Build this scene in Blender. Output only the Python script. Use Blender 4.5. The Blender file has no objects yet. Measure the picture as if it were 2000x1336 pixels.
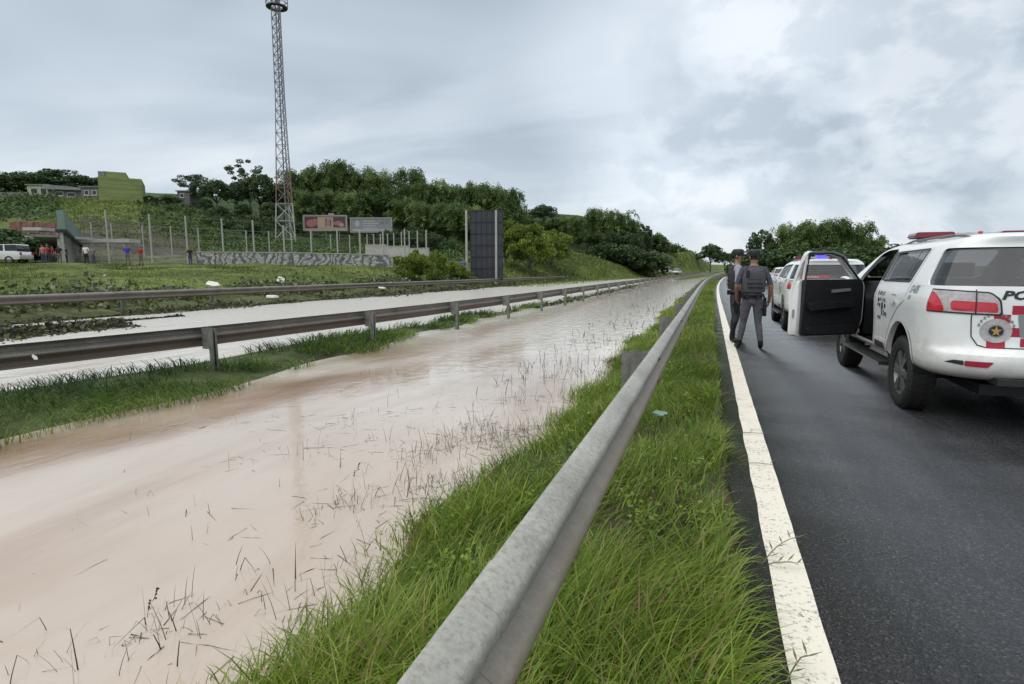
import bpy, bmesh, math, random
import numpy as np
from mathutils import Vector, Matrix, Euler
from mathutils.bvhtree import BVHTree

random.seed(7)
RNG = np.random.default_rng(11)
SC = bpy.context.scene
COL = SC.collection
R = math.radians

# ------------------------------------------------------------------ camera
CAM_H = 1.48
FPX = 1100.0                       # focal length in pixels of a 2000 px wide frame
PSI = R(19.33)                     # yaw to the left of the road direction (+Y)
TH = R(7.3)                        # pitch down
cam_d = bpy.data.cameras.new('camera')
cam_d.sensor_width = 36.0
cam_d.lens = FPX / 2000.0 * 36.0
cam_d.clip_start = 0.05
cam_d.clip_end = 5000.0
cam = bpy.data.objects.new('camera', cam_d)
COL.objects.link(cam)
cam.location = (0, 0, CAM_H)
cam.rotation_euler = (R(90) - TH, 0, PSI)
SC.camera = cam

FV = Vector((-math.sin(PSI), math.cos(PSI), 0))
RV = Vector((math.cos(PSI), math.sin(PSI), 0))
ZV = Vector((0, 0, 1))
VIEW = FV * math.cos(TH) - ZV * math.sin(TH)
UPV = FV * math.sin(TH) + ZV * math.cos(TH)

def ray(px, py):
    return VIEW + RV * ((px - 1000.0) / FPX) + UPV * ((668.0 - py) / FPX)
def at_d(px, py, d):               # a point of the place seen at a pixel, d metres ahead
    r = ray(px, py)
    return Vector((0, 0, CAM_H)) + r * (d / r.dot(FV))
def at_z(px, py, z):
    r = ray(px, py)
    return Vector((0, 0, CAM_H)) + r * ((z - CAM_H) / r.z)

# ------------------------------------------------------------------ sky, sun, exposure
SUN_EL, SUN_AZ = R(66), R(215)      # azimuth from +Y towards +X
world = bpy.data.worlds.new('World')
SC.world = world
world.use_nodes = True
def build_world():
    nt = world.node_tree
    N, L = nt.nodes, nt.links
    for n in list(N): N.remove(n)
    out = N.new('ShaderNodeOutputWorld')
    bg = N.new('ShaderNodeBackground'); bg.inputs['Strength'].default_value = 0.1
    L.new(bg.outputs[0], out.inputs[0])
    sky = N.new('ShaderNodeTexSky'); sky.sky_type = 'NISHITA'; sky.sun_disc = False
    sky.sun_elevation = SUN_EL; sky.sun_rotation = SUN_AZ
    tc = N.new('ShaderNodeTexCoord')
    sep = N.new('ShaderNodeSeparateXYZ'); L.new(tc.outputs['Generated'], sep.inputs[0])
    def m(op, a, b=None, c=None, clamp=False):
        n = N.new('ShaderNodeMath'); n.operation = op; n.use_clamp = clamp
        for i, v in enumerate((a, b, c)):
            if v is None: continue
            if isinstance(v, (int, float)): n.inputs[i].default_value = v
            else: L.new(v, n.inputs[i])
        return n.outputs[0]
    def mr(v, a, b, c, d):
        n = N.new('ShaderNodeMapRange'); n.interpolation_type = 'SMOOTHSTEP'
        L.new(v, n.inputs[0])
        for i, q in enumerate((a, b, c, d)): n.inputs[i + 1].default_value = q
        return n.outputs[0]
    zz = m('ADD', m('MAXIMUM', sep.outputs[2], 0.0), 0.16)
    u = m('DIVIDE', sep.outputs[0], zz)
    v = m('DIVIDE', sep.outputs[1], zz)
    comb = N.new('ShaderNodeCombineXYZ'); L.new(u, comb.inputs[0]); L.new(v, comb.inputs[1])
    def noise(scale, detail, rough, dist, off, sx=1.0, sy=1.0, rot=0.0):
        mp = N.new('ShaderNodeMapping'); mp.inputs['Location'].default_value = off
        mp.inputs['Scale'].default_value = (sx, sy, 1); mp.inputs['Rotation'].default_value = (0, 0, rot)
        L.new(comb.outputs[0], mp.inputs[0])
        n = N.new('ShaderNodeTexNoise'); n.inputs['Scale'].default_value = scale
        n.inputs['Detail'].default_value = detail; n.inputs['Roughness'].default_value = rough
        n.inputs['Distortion'].default_value = dist
        L.new(mp.outputs[0], n.inputs[0])
        return n.outputs[0]
    sheet = mr(noise(0.55, 4, 0.5, 0.3, (3.1, 1.7, 0), 1.0, 0.8, 0.5), 0.30, 0.70, 0, 1)
    streak = mr(noise(0.8, 4, 0.5, 0.6, (7.3, 4.4, 0), 0.6, 1.5, 0.35), 0.34, 0.68, 0.1, 0.9)
    def dnoise(scale, det, ro, dist, loc, sc=(1, 1, 1.7)):
        mpd = N.new('ShaderNodeMapping'); mpd.inputs['Scale'].default_value = sc; mpd.inputs['Location'].default_value = loc
        L.new(tc.outputs['Generated'], mpd.inputs[0])
        pn = N.new('ShaderNodeTexNoise'); pn.inputs['Scale'].default_value = scale; pn.inputs['Detail'].default_value = det; pn.inputs['Roughness'].default_value = ro; pn.inputs['Distortion'].default_value = dist
        L.new(mpd.outputs[0], pn.inputs[0]); return pn.outputs[0]
    big_ = mr(dnoise(4.0, 3, 0.5, 0.2, (1.35, 0.2, 0.1)), 0.38, 0.58, -0.1, 1.0)
    fine_ = mr(dnoise(10.0, 9, 0.58, 0.25, (0.3, 0.9, 0.1), (1, 1, 1.5)), 0.42, 0.58, 0.0, 1.0)
    puff = m('ADD', m('MULTIPLY', big_, 0.46), m('MULTIPLY', fine_, 0.34))
    # the broken, lumpy cloud lies low and to the right, smoother sheet cloud elsewhere
    right = mr(m('SUBTRACT', sep.outputs[0], m('MULTIPLY', sep.outputs[2], 0.55)), -0.42, -0.10, 0.0, 1.0)
    body = m('ADD', m('MULTIPLY', sheet, 0.5), m('MULTIPLY', streak, 0.5))
    mixv = N.new('ShaderNodeMix'); mixv.data_type = 'FLOAT'
    L.new(m('MULTIPLY', right, 0.9), mixv.inputs[0]); L.new(body, mixv.inputs[2]); L.new(puff, mixv.inputs[3])
    low = mr(sep.outputs[2], 0.0, 0.22, 0.12, 0.0)       # paler towards the horizon
    t = m('ADD', mixv.outputs[0], low, clamp=True)
    ramp = N.new('ShaderNodeValToRGB'); L.new(t, ramp.inputs[0])
    e = ramp.color_ramp.elements
    e[0].position = 0.0; e[0].color = (0.215, 0.255, 0.300, 1)
    e[1].position = 1.0; e[1].color = (0.49, 0.51, 0.53, 1)
    k = e.new(0.45); k.color = (0.325, 0.368, 0.410, 1)
    # the brighter patch where the sun stands behind the cloud
    sd = Vector((math.sin(R(-3)) * math.cos(R(17)), math.cos(R(-3)) * math.cos(R(17)), math.sin(R(17))))
    vm = N.new('ShaderNodeVectorMath'); vm.operation = 'DOT_PRODUCT'
    L.new(tc.outputs['Generated'], vm.inputs[0]); vm.inputs[1].default_value = sd
    glow = m('MULTIPLY', mr(vm.outputs['Value'], 0.955, 1.0, 0.0, 1.0), 0.09)
    gl = N.new('ShaderNodeMix'); gl.data_type = 'RGBA'; gl.blend_type = 'ADD'
    gl.inputs[0].default_value = 1.0
    L.new(ramp.outputs[0], gl.inputs[6])
    cg = N.new('ShaderNodeCombineColor')
    for i in range(3): L.new(glow, cg.inputs[i])
    L.new(cg.outputs[0], gl.inputs[7])
    sc = N.new('ShaderNodeVectorMath'); sc.operation = 'SCALE'; sc.inputs[3].default_value = 10.0
    L.new(gl.outputs[2], sc.inputs[0])
    fin = N.new('ShaderNodeMix'); fin.data_type = 'RGBA'
    fin.inputs[0].default_value = 0.93          # nearly closed cloud cover
    L.new(sky.outputs[0], fin.inputs[6]); L.new(sc.outputs[0], fin.inputs[7])
    L.new(fin.outputs[2], bg.inputs[0])
build_world()

sun_d = bpy.data.lights.new('sun', 'SUN')
sun_d.energy = 1.5
sun_d.angle = R(90)
sun_d.color = (1.0, 0.965, 0.90)
sun = bpy.data.objects.new('sun', sun_d)
COL.objects.link(sun)
sv = Vector((math.sin(SUN_AZ) * math.cos(SUN_EL), math.cos(SUN_AZ) * math.cos(SUN_EL), math.sin(SUN_EL)))
sun.rotation_euler = sv.to_track_quat('Z', 'Y').to_euler()

SC.view_settings.view_transform = 'Standard'
SC.view_settings.look = 'None'
SC.view_settings.gamma = 1.0
SC.view_settings.exposure = 0.88
SC.view_settings.use_curve_mapping = False
SC.render.engine = 'CYCLES'
SC.cycles.use_denoising = True
SC.cycles.max_bounces = 6
SC.cycles.diffuse_bounces = 3
SC.cycles.glossy_bounces = 3
SC.cycles.transparent_max_bounces = 12

# ------------------------------------------------------------------ material helpers
def new_mat(name):
    m = bpy.data.materials.new(name)
    m.use_nodes = True
    nt = m.node_tree
    return m, nt, nt.nodes, nt.links, nt.nodes['Principled BSDF']

def pmat(name, c1, c2=None, scale=4.0, rough=0.6, rough2=None, metal=0.0, bump=0.0, bscale=30.0, lo=0.35, hi=0.65,
         coords='Object', detail=5.0, emit=None, estr=0.0, alpha=1.0, coat=0.0, stretch=(1, 1, 1), spec=None, bdist=0.02):
    m, nt, N, L, b = new_mat(name)
    b.inputs['Roughness'].default_value = rough
    b.inputs['Metallic'].default_value = metal
    b.inputs['Alpha'].default_value = alpha
    if coat: b.inputs['Coat Weight'].default_value = coat; b.inputs['Coat Roughness'].default_value = 0.06
    if spec is not None: b.inputs['Specular IOR Level'].default_value = spec
    if emit:
        b.inputs['Emission Color'].default_value = (*emit, 1); b.inputs['Emission Strength'].default_value = estr
    b.inputs['Base Color'].default_value = (*c1, 1)
    if c2 is None and not bump and rough2 is None: return m
    if coords == 'World':
        g = N.new('ShaderNodeNewGeometry'); vec = g.outputs['Position']
    else:
        g = N.new('ShaderNodeTexCoord'); vec = g.outputs[coords]
    mp = N.new('ShaderNodeMapping'); mp.inputs['Scale'].default_value = stretch
    L.new(vec, mp.inputs[0]); vec = mp.outputs[0]
    if c2 is not None or rough2 is not None:
        n = N.new('ShaderNodeTexNoise'); n.inputs['Scale'].default_value = scale
        n.inputs['Detail'].default_value = detail; n.inputs['Roughness'].default_value = 0.6
        L.new(vec, n.inputs[0])
        mr = N.new('ShaderNodeMapRange'); L.new(n.outputs[0], mr.inputs[0])
        mr.inputs[1].default_value = lo; mr.inputs[2].default_value = hi
        if c2 is not None:
            mx = N.new('ShaderNodeMix'); mx.data_type = 'RGBA'
            L.new(mr.outputs[0], mx.inputs[0])
            mx.inputs[6].default_value = (*c1, 1); mx.inputs[7].default_value = (*c2, 1)
            L.new(mx.outputs[2], b.inputs['Base Color'])
        if rough2 is not None:
            r2 = N.new('ShaderNodeMapRange'); L.new(mr.outputs[0], r2.inputs[0])
            r2.inputs[3].default_value = rough; r2.inputs[4].default_value = rough2
            L.new(r2.outputs[0], b.inputs['Roughness'])
    if bump:
        n = N.new('ShaderNodeTexNoise'); n.inputs['Scale'].default_value = bscale
        n.inputs['Detail'].default_value = 4.0; L.new(vec, n.inputs[0])
        bp = N.new('ShaderNodeBump'); bp.inputs['Strength'].default_value = bump; bp.inputs['Distance'].default_value = bdist
        L.new(n.outputs[0], bp.inputs['Height']); L.new(bp.outputs[0], b.inputs['Normal'])
    return m

def leaf_mat(name, stops, trans=0.35, rough=0.5, attr='tint'):
    """foliage: every blade or leaf carries a random tint value that picks its own colour"""
    m, nt, N, L, b = new_mat(name)
    a = N.new('ShaderNodeAttribute'); a.attribute_name = attr
    rp = N.new('ShaderNodeValToRGB'); L.new(a.outputs['Fac'], rp.inputs[0])
    e = rp.color_ramp.elements
    e[0].position = stops[0][0]; e[0].color = (*stops[0][1], 1)
    e[1].position = stops[-1][0]; e[1].color = (*stops[-1][1], 1)
    for p, c in stops[1:-1]:
        k = e.new(p); k.color = (*c, 1)
    L.new(rp.outputs[0], b.inputs['Base Color'])
    b.inputs['Roughness'].default_value = rough
    b.inputs['Specular IOR Level'].default_value = 0.35
    tr = N.new('ShaderNodeBsdfTranslucent'); L.new(rp.outputs[0], tr.inputs[0])
    ms = N.new('ShaderNodeMixShader'); ms.inputs[0].default_value = trans
    L.new(b.outputs[0], ms.inputs[1]); L.new(tr.outputs[0], ms.inputs[2])
    L.new(ms.outputs[0], N['Material Output'].inputs[0])
    return m

# ------------------------------------------------------------------ object helpers
def tag(o, label=None, cat=None, group=None, kind=None):
    if label: o['label'] = label
    if cat: o['category'] = cat
    if group: o['group'] = group
    if kind: o['kind'] = kind
    return o
def empty(name, loc=(0, 0, 0), rz=0.0, scale=1.0):
    o = bpy.data.objects.new(name, None)
    COL.objects.link(o); o.location = loc; o.rotation_euler = (0, 0, rz); o.scale = (scale,) * 3
    o.empty_display_size = 0.1
    return o
def link(name, me, parent=None, mat=None):
    o = bpy.data.objects.new(name, me)
    COL.objects.link(o)
    if parent: o.parent = parent
    if mat is not None and not me.materials: me.materials.append(mat)
    return o
def children(o): return [c for c in bpy.data.objects if c.parent == o]
def copy_tree(o, parent=None, skip=()):
    c = o.copy(); COL.objects.link(c); c.parent = parent
    for ch in list(o.children):
        if ch.name.split('.')[0] in skip: continue
        copy_tree(ch, c, skip)
    return c
def smooth(me, ang=40):
    me.polygons.foreach_set('use_smooth', np.ones(len(me.polygons), dtype=bool))
    me.set_sharp_from_angle(angle=R(ang))
    return me

def fast_mesh(name, verts, quads=None, tris=None, tint=None, col=None):
    """numpy arrays to a mesh; tint is one value per vertex"""
    me = bpy.data.meshes.new(name)
    nq = 0 if quads is None else len(quads)
    nt_ = 0 if tris is None else len(tris)
    me.vertices.add(len(verts)); me.vertices.foreach_set('co', np.asarray(verts, np.float32).ravel())
    loops = []; starts = []
    if nq: loops.append(np.asarray(quads, np.int32).ravel()); starts.append(np.arange(nq) * 4)
    if nt_: loops.append(np.asarray(tris, np.int32).ravel()); starts.append(nq * 4 + np.arange(nt_) * 3)
    loops = np.concatenate(loops); starts = np.concatenate(starts).astype(np.int32)
    me.loops.add(len(loops)); me.loops.foreach_set('vertex_index', loops)
    me.polygons.add(nq + nt_); me.polygons.foreach_set('loop_start', starts)
    me.update(calc_edges=True)
    if tint is not None:
        a = me.attributes.new('tint', 'FLOAT', 'POINT'); a.data.foreach_set('value', np.asarray(tint, np.float32))
    if col is not None:
        a = me.attributes.new('zone', 'FLOAT_COLOR', 'POINT'); a.data.foreach_set('color', np.asarray(col, np.float32).ravel())
    return me

class MB:
    """collects simple shapes, then links them as one mesh"""
    def __init__(s): s.v = []; s.f = []
    def add(s, vs, fs):
        o = len(s.v); s.v += [tuple(p) for p in vs]; s.f += [tuple(i + o for i in f) for f in fs]; return s
    def box(s, c, d, rot=None):
        x, y, z = d[0] / 2, d[1] / 2, d[2] / 2
        vs = [Vector((sx * x, sy * y, sz * z)) for sx in (-1, 1) for sy in (-1, 1) for sz in (-1, 1)]
        if rot is not None: vs = [rot @ q for q in vs]
        vs = [q + Vector(c) for q in vs]
        return s.add(vs, [(0, 1, 3, 2), (4, 6, 7, 5), (0, 4, 5, 1), (2, 3, 7, 6), (0, 2, 6, 4), (1, 5, 7, 3)])
    def tube(s, pts, rad, n=8, cap=True):
        pts = [Vector(p) for p in pts]
        if isinstance(rad, (int, float)): rad = [rad] * len(pts)
        rings = []
        for i, p in enumerate(pts):
            t = (pts[min(i + 1, len(pts) - 1)] - pts[max(i - 1, 0)]).normalized()
            a = Vector((0, 0, 1)) if abs(t.z) < 0.9 else Vector((1, 0, 0))
            u = t.cross(a).normalized(); w = t.cross(u).normalized()
            rings.append([p + (u * math.cos(2 * math.pi * k / n) + w * math.sin(2 * math.pi * k / n)) * rad[i] for k in range(n)])
        vs = [q for r in rings for q in r]; fs = []
        for i in range(len(rings) - 1):
            for k in range(n):
                fs.append((i * n + k, i * n + (k + 1) % n, (i + 1) * n + (k + 1) % n, (i + 1) * n + k))
        if cap:
            fs.append(tuple(range(n))[::-1]); fs.append(tuple((len(rings) - 1) * n + k for k in range(n)))
        return s.add(vs, fs)
    def prism(s, poly, axis, a, b):
        """poly in the two other axes (x: (y,z), y: (x,z), z: (x,y))"""
        def P(q, t): return {'x': (t, q[0], q[1]), 'y': (q[0], t, q[1]), 'z': (q[0], q[1], t)}[axis]
        n = len(poly)
        vs = [P(q, a) for q in poly] + [P(q, b) for q in poly]
        fs = [tuple(range(n)), tuple(range(2 * n - 1, n - 1, -1))]
        fs += [(k, k + n, (k + 1) % n + n, (k + 1) % n) for k in range(n)]
        return s.add(vs, fs)
    def lathe(s, prof, axis='x', n=32, c=(0, 0, 0), closed=False):
        """prof: (radius, height along the axis)"""
        vs = []
        for r, h in prof:
            for k in range(n):
                a = 2 * math.pi * k / n
                p = {'x': (h, r * math.cos(a), r * math.sin(a)), 'y': (r * math.cos(a), h, r * math.sin(a)), 'z': (r * math.cos(a), r * math.sin(a), h)}[axis]
                vs.append((p[0] + c[0], p[1] + c[1], p[2] + c[2]))
        fs = []
        m_ = len(prof)
        for i in range(m_ if closed else m_ - 1):
            j = (i + 1) % m_
            for k in range(n):
                fs.append((i * n + k, i * n + (k + 1) % n, j * n + (k + 1) % n, j * n + k))
        if not closed:
            fs.append(tuple(range(n))[::-1]); fs.append(tuple((m_ - 1) * n + k for k in range(n)))
        return s.add(vs, fs)
    def ball(s, c, r, n=10, rings=7):
        r = (r,) * 3 if isinstance(r, (int, float)) else r
        vs = [(c[0], c[1], c[2] - r[2])]; fs = []
        for i in range(1, rings):
            ph = -math.pi / 2 + math.pi * i / rings
            for k in range(n):
                a = 2 * math.pi * k / n
                vs.append((c[0] + r[0] * math.cos(ph) * math.cos(a), c[1] + r[1] * math.cos(ph) * math.sin(a), c[2] + r[2] * math.sin(ph)))
        vs.append((c[0], c[1], c[2] + r[2]))
        for k in range(n): fs.append((0, 1 + (k + 1) % n, 1 + k))
        for i in range(rings - 2):
            for k in range(n):
                fs.append((1 + i * n + k, 1 + i * n + (k + 1) % n, 1 + (i + 1) * n + (k + 1) % n, 1 + (i + 1) * n + k))
        last = len(vs) - 1; b0 = 1 + (rings - 2) * n
        for k in range(n): fs.append((last, b0 + k, b0 + (k + 1) % n))
        return s.add(vs, fs)
    def mesh(s, name, fix=True):
        me = bpy.data.meshes.new(name); me.from_pydata(s.v, [], s.f); me.update()
        if fix:
            bm = bmesh.new(); bm.from_mesh(me); bmesh.ops.recalc_face_normals(bm, faces=bm.faces); bm.to_mesh(me); bm.free()
        return me
    def build(s, name, mat, parent=None, sm=None):
        me = s.mesh(name)
        if sm: smooth(me, sm)
        return link(name, me, parent, mat)

UNIT_CYL = {}
def strut(name, p0, p1, r, mat, parent, n=6):
    """a bar between two points; alike bars share one unit mesh"""
    key = (mat.name, n)
    if key not in UNIT_CYL:
        me = MB().tube([(0, 0, 0), (0, 0, 1)], 1.0, n).mesh('bar'); me.materials.append(mat); UNIT_CYL[key] = me
    o = link(name, UNIT_CYL[key], parent)
    p0, p1 = Vector(p0), Vector(p1); d = p1 - p0
    o.rotation_mode = 'QUATERNION'
    o.location = p0; o.rotation_quaternion = d.to_track_quat('Z', 'Y'); o.scale = (r, r, d.length)
    return o

# ------------------------------------------------------------------ the lie of the land
def c_off(y):                       # the road bends gently to the right far ahead
    y = np.asarray(y, float); return np.maximum(y - 25, 0) ** 2 * 0.00028 * np.where(y < 400, 1, 0) + np.where(y >= 400, 39.375 + (y - 400) * 0.21, 0)
def r_off(y):                       # and climbs a little
    y = np.asarray(y, float); t = np.clip(y - 50, 0, 250); return t ** 2 * 0.00004
PX = np.array([-26, -22.4, -21.4, -20.6, -19.8, -10.5, -9.6, -6.2, -5.2, -3.0, -2.1, -1.62, -1.2, -0.75, -0.4, 0.12, 0.2, 9.4, 9.7, 12, 40, 400], float)
PZ = np.array([0.60, 0.22, 0.10, -0.06, -0.30, -0.30, -0.30, -0.36, -0.62, -0.55, -0.37, -0.25, -0.14, -0.05, -0.01, 0.0, -0.05, -0.05, 0.02, 0.10, 0.4, 2.0], float)
E1Y = [-20, 0, 4, 8, 14, 25, 34, 900]; E1 = [-6.1, -6.2, -6.4, -6.6, -7.2, -7.45, -7.5, -7.5]
E2 = [-9.6, -9.4, -9.2, -9.0, -8.6, -7.8, -7.5, -7.5]
CTRL = [(0,518,50),(150,516,50),(300,516,50),(450,517,50),(600,518,52),(750,520,55),(880,524,55),
 (0,505,62),(200,503,75),(400,500,75),(600,500,78),(750,498,80),(850,505,75),
 (-200,470,80),(0,462,75),(80,455,78),
 (150,440,90),(300,445,95),(400,470,95),(450,470,100),(555,466,108),(640,466,115),(720,470,115),(800,480,115),(880,490,110),(960,500,105),
 (-150,390,120),(0,385,125),(100,383,125),(190,388,118),(240,390,115),(300,395,120),(360,400,130),
 (450,420,140),(550,420,150),(700,425,150),(850,430,150),(1000,450,150),
 (0,378,170),(300,378,180),(600,390,200),
 (930,529,60),(1000,533,72),(1040,494,95),(1100,490,105),(1150,503,108),(1200,518,112),(1235,531,112),(1060,520,82),(1130,528,95),
 (1100,470,140),(1200,478,140),(1265,476,150),(1300,480,160),(1350,497,180),(1390,512,215),(1270,530,132),(1330,526,160),(1400,522,240)]
CP = np.array([tuple(at_d(*c)) for c in CTRL])
CP = np.vstack([CP, [(-60, -40, 3), (-120, -40, 10), (-250, -40, 20), (-300, 150, 22), (-300, 400, 20), (-60, 500, 6), (-25, 450, 4), (-150, 700, 15),
                     (-30, -40, .8), (-30, 0, .9), (-30, 15, 1.0), (-45, 10, 1.9), (-60, 10, 3)]])
def kern(r): r = r / 45.0; return (1 + r) * np.exp(-r)
KM = kern(np.hypot(CP[:, None, 0] - CP[None, :, 0], CP[:, None, 1] - CP[None, :, 1])) + np.eye(len(CP)) * 0.004
KW = np.linalg.solve(KM, CP[:, 2] - 6.0)
def hill(x, y):
    x = np.asarray(x, float); y = np.asarray(y, float); sh = x.shape
    x = x.ravel(); y = y.ravel(); out = np.zeros_like(x)
    for i in range(0, len(x), 20000):
        out[i:i+20000] = 6.0 + kern(np.hypot(x[i:i+20000, None] - CP[None, :, 0], y[i:i+20000, None] - CP[None, :, 1])) @ KW
    return out.reshape(sh)
def wig(y): return 0.10 * np.sin(y * 1.9 + 0.6) + 0.07 * np.sin(y * 4.3) + 0.12 * np.sin(y * 0.61)
def ground(x, y):
    x = np.asarray(x, float); y = np.asarray(y, float)
    xs = x - c_off(y)
    shore = np.where((xs < -0.8) & (xs > -5), wig(y) * np.clip((-0.8 - xs) / 0.6, 0, 1), 0)
    z = np.interp(xs + shore, PX, PZ)
    a = np.interp(y, E1Y, E1) + 0.15 * np.sin(y * 1.3); b = np.interp(y, E1Y, E2) + 0.2 * np.sin(y * 0.9 + 1)
    t = np.clip((xs - b) / np.maximum(a - b, 0.01), 0, 1)
    inside = (a > b) & (xs > b) & (xs < a)
    wz = water_z(x, y)
    mound = wz - 0.05 + 0.11 * np.sin(np.pi * t) ** 0.7
    z = np.where(inside, np.maximum(mound, z), z)
    z = z + r_off(y)
    k = np.clip((np.interp(y, [0, 70, 95, 130, 200], [-21.5, -21.5, -18, -14, -11]) - xs) / np.interp(y, [0, 70, 100], [7.0, 7.0, 4.0]), 0, 1); k = k * k * (3 - 2 * k)
    return z * (1 - k) + hill(x, y) * k
def water_z(x, y):
    xs = np.asarray(x, float) - c_off(y)
    return np.interp(xs, [-8.2, -6.9], [-0.165, -0.25])
def gz(x, y): return float(ground(np.array([x]), np.array([y]))[0])
# ------------------------------------------------------------------ terrain
def terrain_material():
    m, nt, N, L, b = new_mat('ground_cover')
    b.inputs['Roughness'].default_value = 0.9
    b.inputs['Specular IOR Level'].default_value = 0.15
    a = N.new('ShaderNodeAttribute'); a.attribute_name = 'zone'
    g = N.new('ShaderNodeNewGeometry')
    n1 = N.new('ShaderNodeTexNoise'); n1.inputs['Scale'].default_value = 0.35; n1.inputs['Detail'].default_value = 8
    n2 = N.new('ShaderNodeTexNoise'); n2.inputs['Scale'].default_value = 2.5; n2.inputs['Detail'].default_value = 8
    L.new(g.outputs['Position'], n1.inputs[0]); L.new(g.outputs['Position'], n2.inputs[0])
    mr = N.new('ShaderNodeMapRange'); L.new(n1.outputs[0], mr.inputs[0]); mr.inputs[1].default_value = .35; mr.inputs[2].default_value = .65
    mr.inputs[3].default_value = 0.65; mr.inputs[4].default_value = 1.35
    mr2 = N.new('ShaderNodeMapRange'); L.new(n2.outputs[0], mr2.inputs[0]); mr2.inputs[1].default_value = .3; mr2.inputs[2].default_value = .7
    mr2.inputs[3].default_value = 0.55; mr2.inputs[4].default_value = 1.4
    mm = N.new('ShaderNodeMath'); mm.operation = 'MULTIPLY'; L.new(mr.outputs[0], mm.inputs[0]); L.new(mr2.outputs[0], mm.inputs[1])
    s = N.new('ShaderNodeVectorMath'); s.operation = 'SCALE'; L.new(a.outputs['Color'], s.inputs[0]); L.new(mm.outputs[0], s.inputs[3])
    L.new(s.outputs[0], b.inputs['Base Color'])
    bp = N.new('ShaderNodeBump'); bp.inputs['Strength'].default_value = 0.9; bp.inputs['Distance'].default_value = 0.15
    L.new(n2.outputs[0], bp.inputs['Height']); L.new(bp.outputs[0], b.inputs['Normal'])
    return m
def axis(segs):
    out = []
    for a, b, st in segs: out += list(np.arange(a, b, st))
    return np.array(out + [segs[-1][1]])
TX = axis([(-900, -300, 50), (-300, -130, 6), (-130, -22, 1.5), (-22, -11, 0.8), (-11, -5, 0.25), (-5, -0.2, 0.1), (-0.2, 0.4, 0.1), (0.4, 10, 1.2), (10, 60, 4), (60, 1000, 60)])
TY = axis([(-60, -10, 6), (-10, 0, 1.5), (0, 16, 0.25), (16, 45, 0.7), (45, 170, 1.5), (170, 320, 6), (320, 1500, 60)])
gx, gy = np.meshgrid(TX, TY)
gzv = ground(gx, gy)
nz = (np.sin(gx * 0.7 + gy * 0.31) * np.cos(gy * 0.53 - gx * 0.2) * 0.18 + np.sin(gx * 1.9) * np.cos(gy * 2.3 + 1) * 0.07) * np.clip((-gx - 24) / 12, 0, 1)
gzv = gzv + nz
NXT, NYT = len(TX), len(TY)
ii = np.arange(NXT * NYT).reshape(NYT, NXT)
quads = np.stack([ii[:-1, :-1], ii[:-1, 1:], ii[1:, 1:], ii[1:, :-1]], -1).reshape(-1, 4)
zone = np.zeros((NYT, NXT, 4)); zone[..., 3] = 1
GRASS = np.array([0.092, 0.118, 0.030]); DARKG = np.array([0.035, 0.06, 0.018]); MUD = np.array([0.13, 0.095, 0.06]); SOIL = np.array([0.06, 0.055, 0.03])
COURT = np.array([0.13, 0.12, 0.095])
xs = gx - c_off(gy)
zone[..., :3] = GRASS
zone[(xs > -0.75) & (xs < 0.4), :3] = SOIL
zone[(xs <= -0.75) & (xs > -1.75), :3] = np.array([0.06, 0.075, 0.028])
zone[(xs <= -1.7) & (xs > -20.4), :3] = MUD
zone[(xs <= -20.4) & (xs > -23), :3] = np.array([0.085, 0.095, 0.04])
inmound = (xs < np.interp(gy, E1Y, E1)) & (xs > np.interp(gy, E1Y, E2))
zone[inmound, :3] = np.array([0.06, 0.08, 0.03])
far = (gy > 95) & (xs > np.interp(gy, [0, 70, 95, 130, 200], [-21.5, -21.5, -18, -14, -11])) & (xs < -8); zone[far, :3] = np.array([0.13, 0.13, 0.125])
far = (gy > 95) & (xs >= -8) & (xs < -1.2); zone[far, :3] = GRASS
zone[(gy > 85) & (xs < np.interp(gy, [0, 70, 95, 130, 200], [-21.5, -21.5, -18, -14, -11])), :3] = GRASS * 1.05
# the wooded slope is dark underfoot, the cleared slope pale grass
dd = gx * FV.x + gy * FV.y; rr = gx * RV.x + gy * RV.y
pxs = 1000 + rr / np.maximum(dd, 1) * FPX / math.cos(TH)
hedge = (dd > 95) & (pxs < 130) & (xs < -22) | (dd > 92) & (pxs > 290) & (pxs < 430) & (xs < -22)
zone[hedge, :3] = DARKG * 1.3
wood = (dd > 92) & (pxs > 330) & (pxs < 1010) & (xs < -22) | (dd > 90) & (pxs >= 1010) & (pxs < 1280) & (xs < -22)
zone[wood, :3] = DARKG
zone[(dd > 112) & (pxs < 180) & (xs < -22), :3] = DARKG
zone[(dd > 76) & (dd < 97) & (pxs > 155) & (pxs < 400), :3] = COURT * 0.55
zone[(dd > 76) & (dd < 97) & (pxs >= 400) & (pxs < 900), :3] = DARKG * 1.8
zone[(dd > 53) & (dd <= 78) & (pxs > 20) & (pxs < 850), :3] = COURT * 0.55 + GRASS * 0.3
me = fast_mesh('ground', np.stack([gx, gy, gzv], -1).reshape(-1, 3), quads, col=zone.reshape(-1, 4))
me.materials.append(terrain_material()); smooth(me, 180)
tag(link('ground', me), kind='structure')

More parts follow.
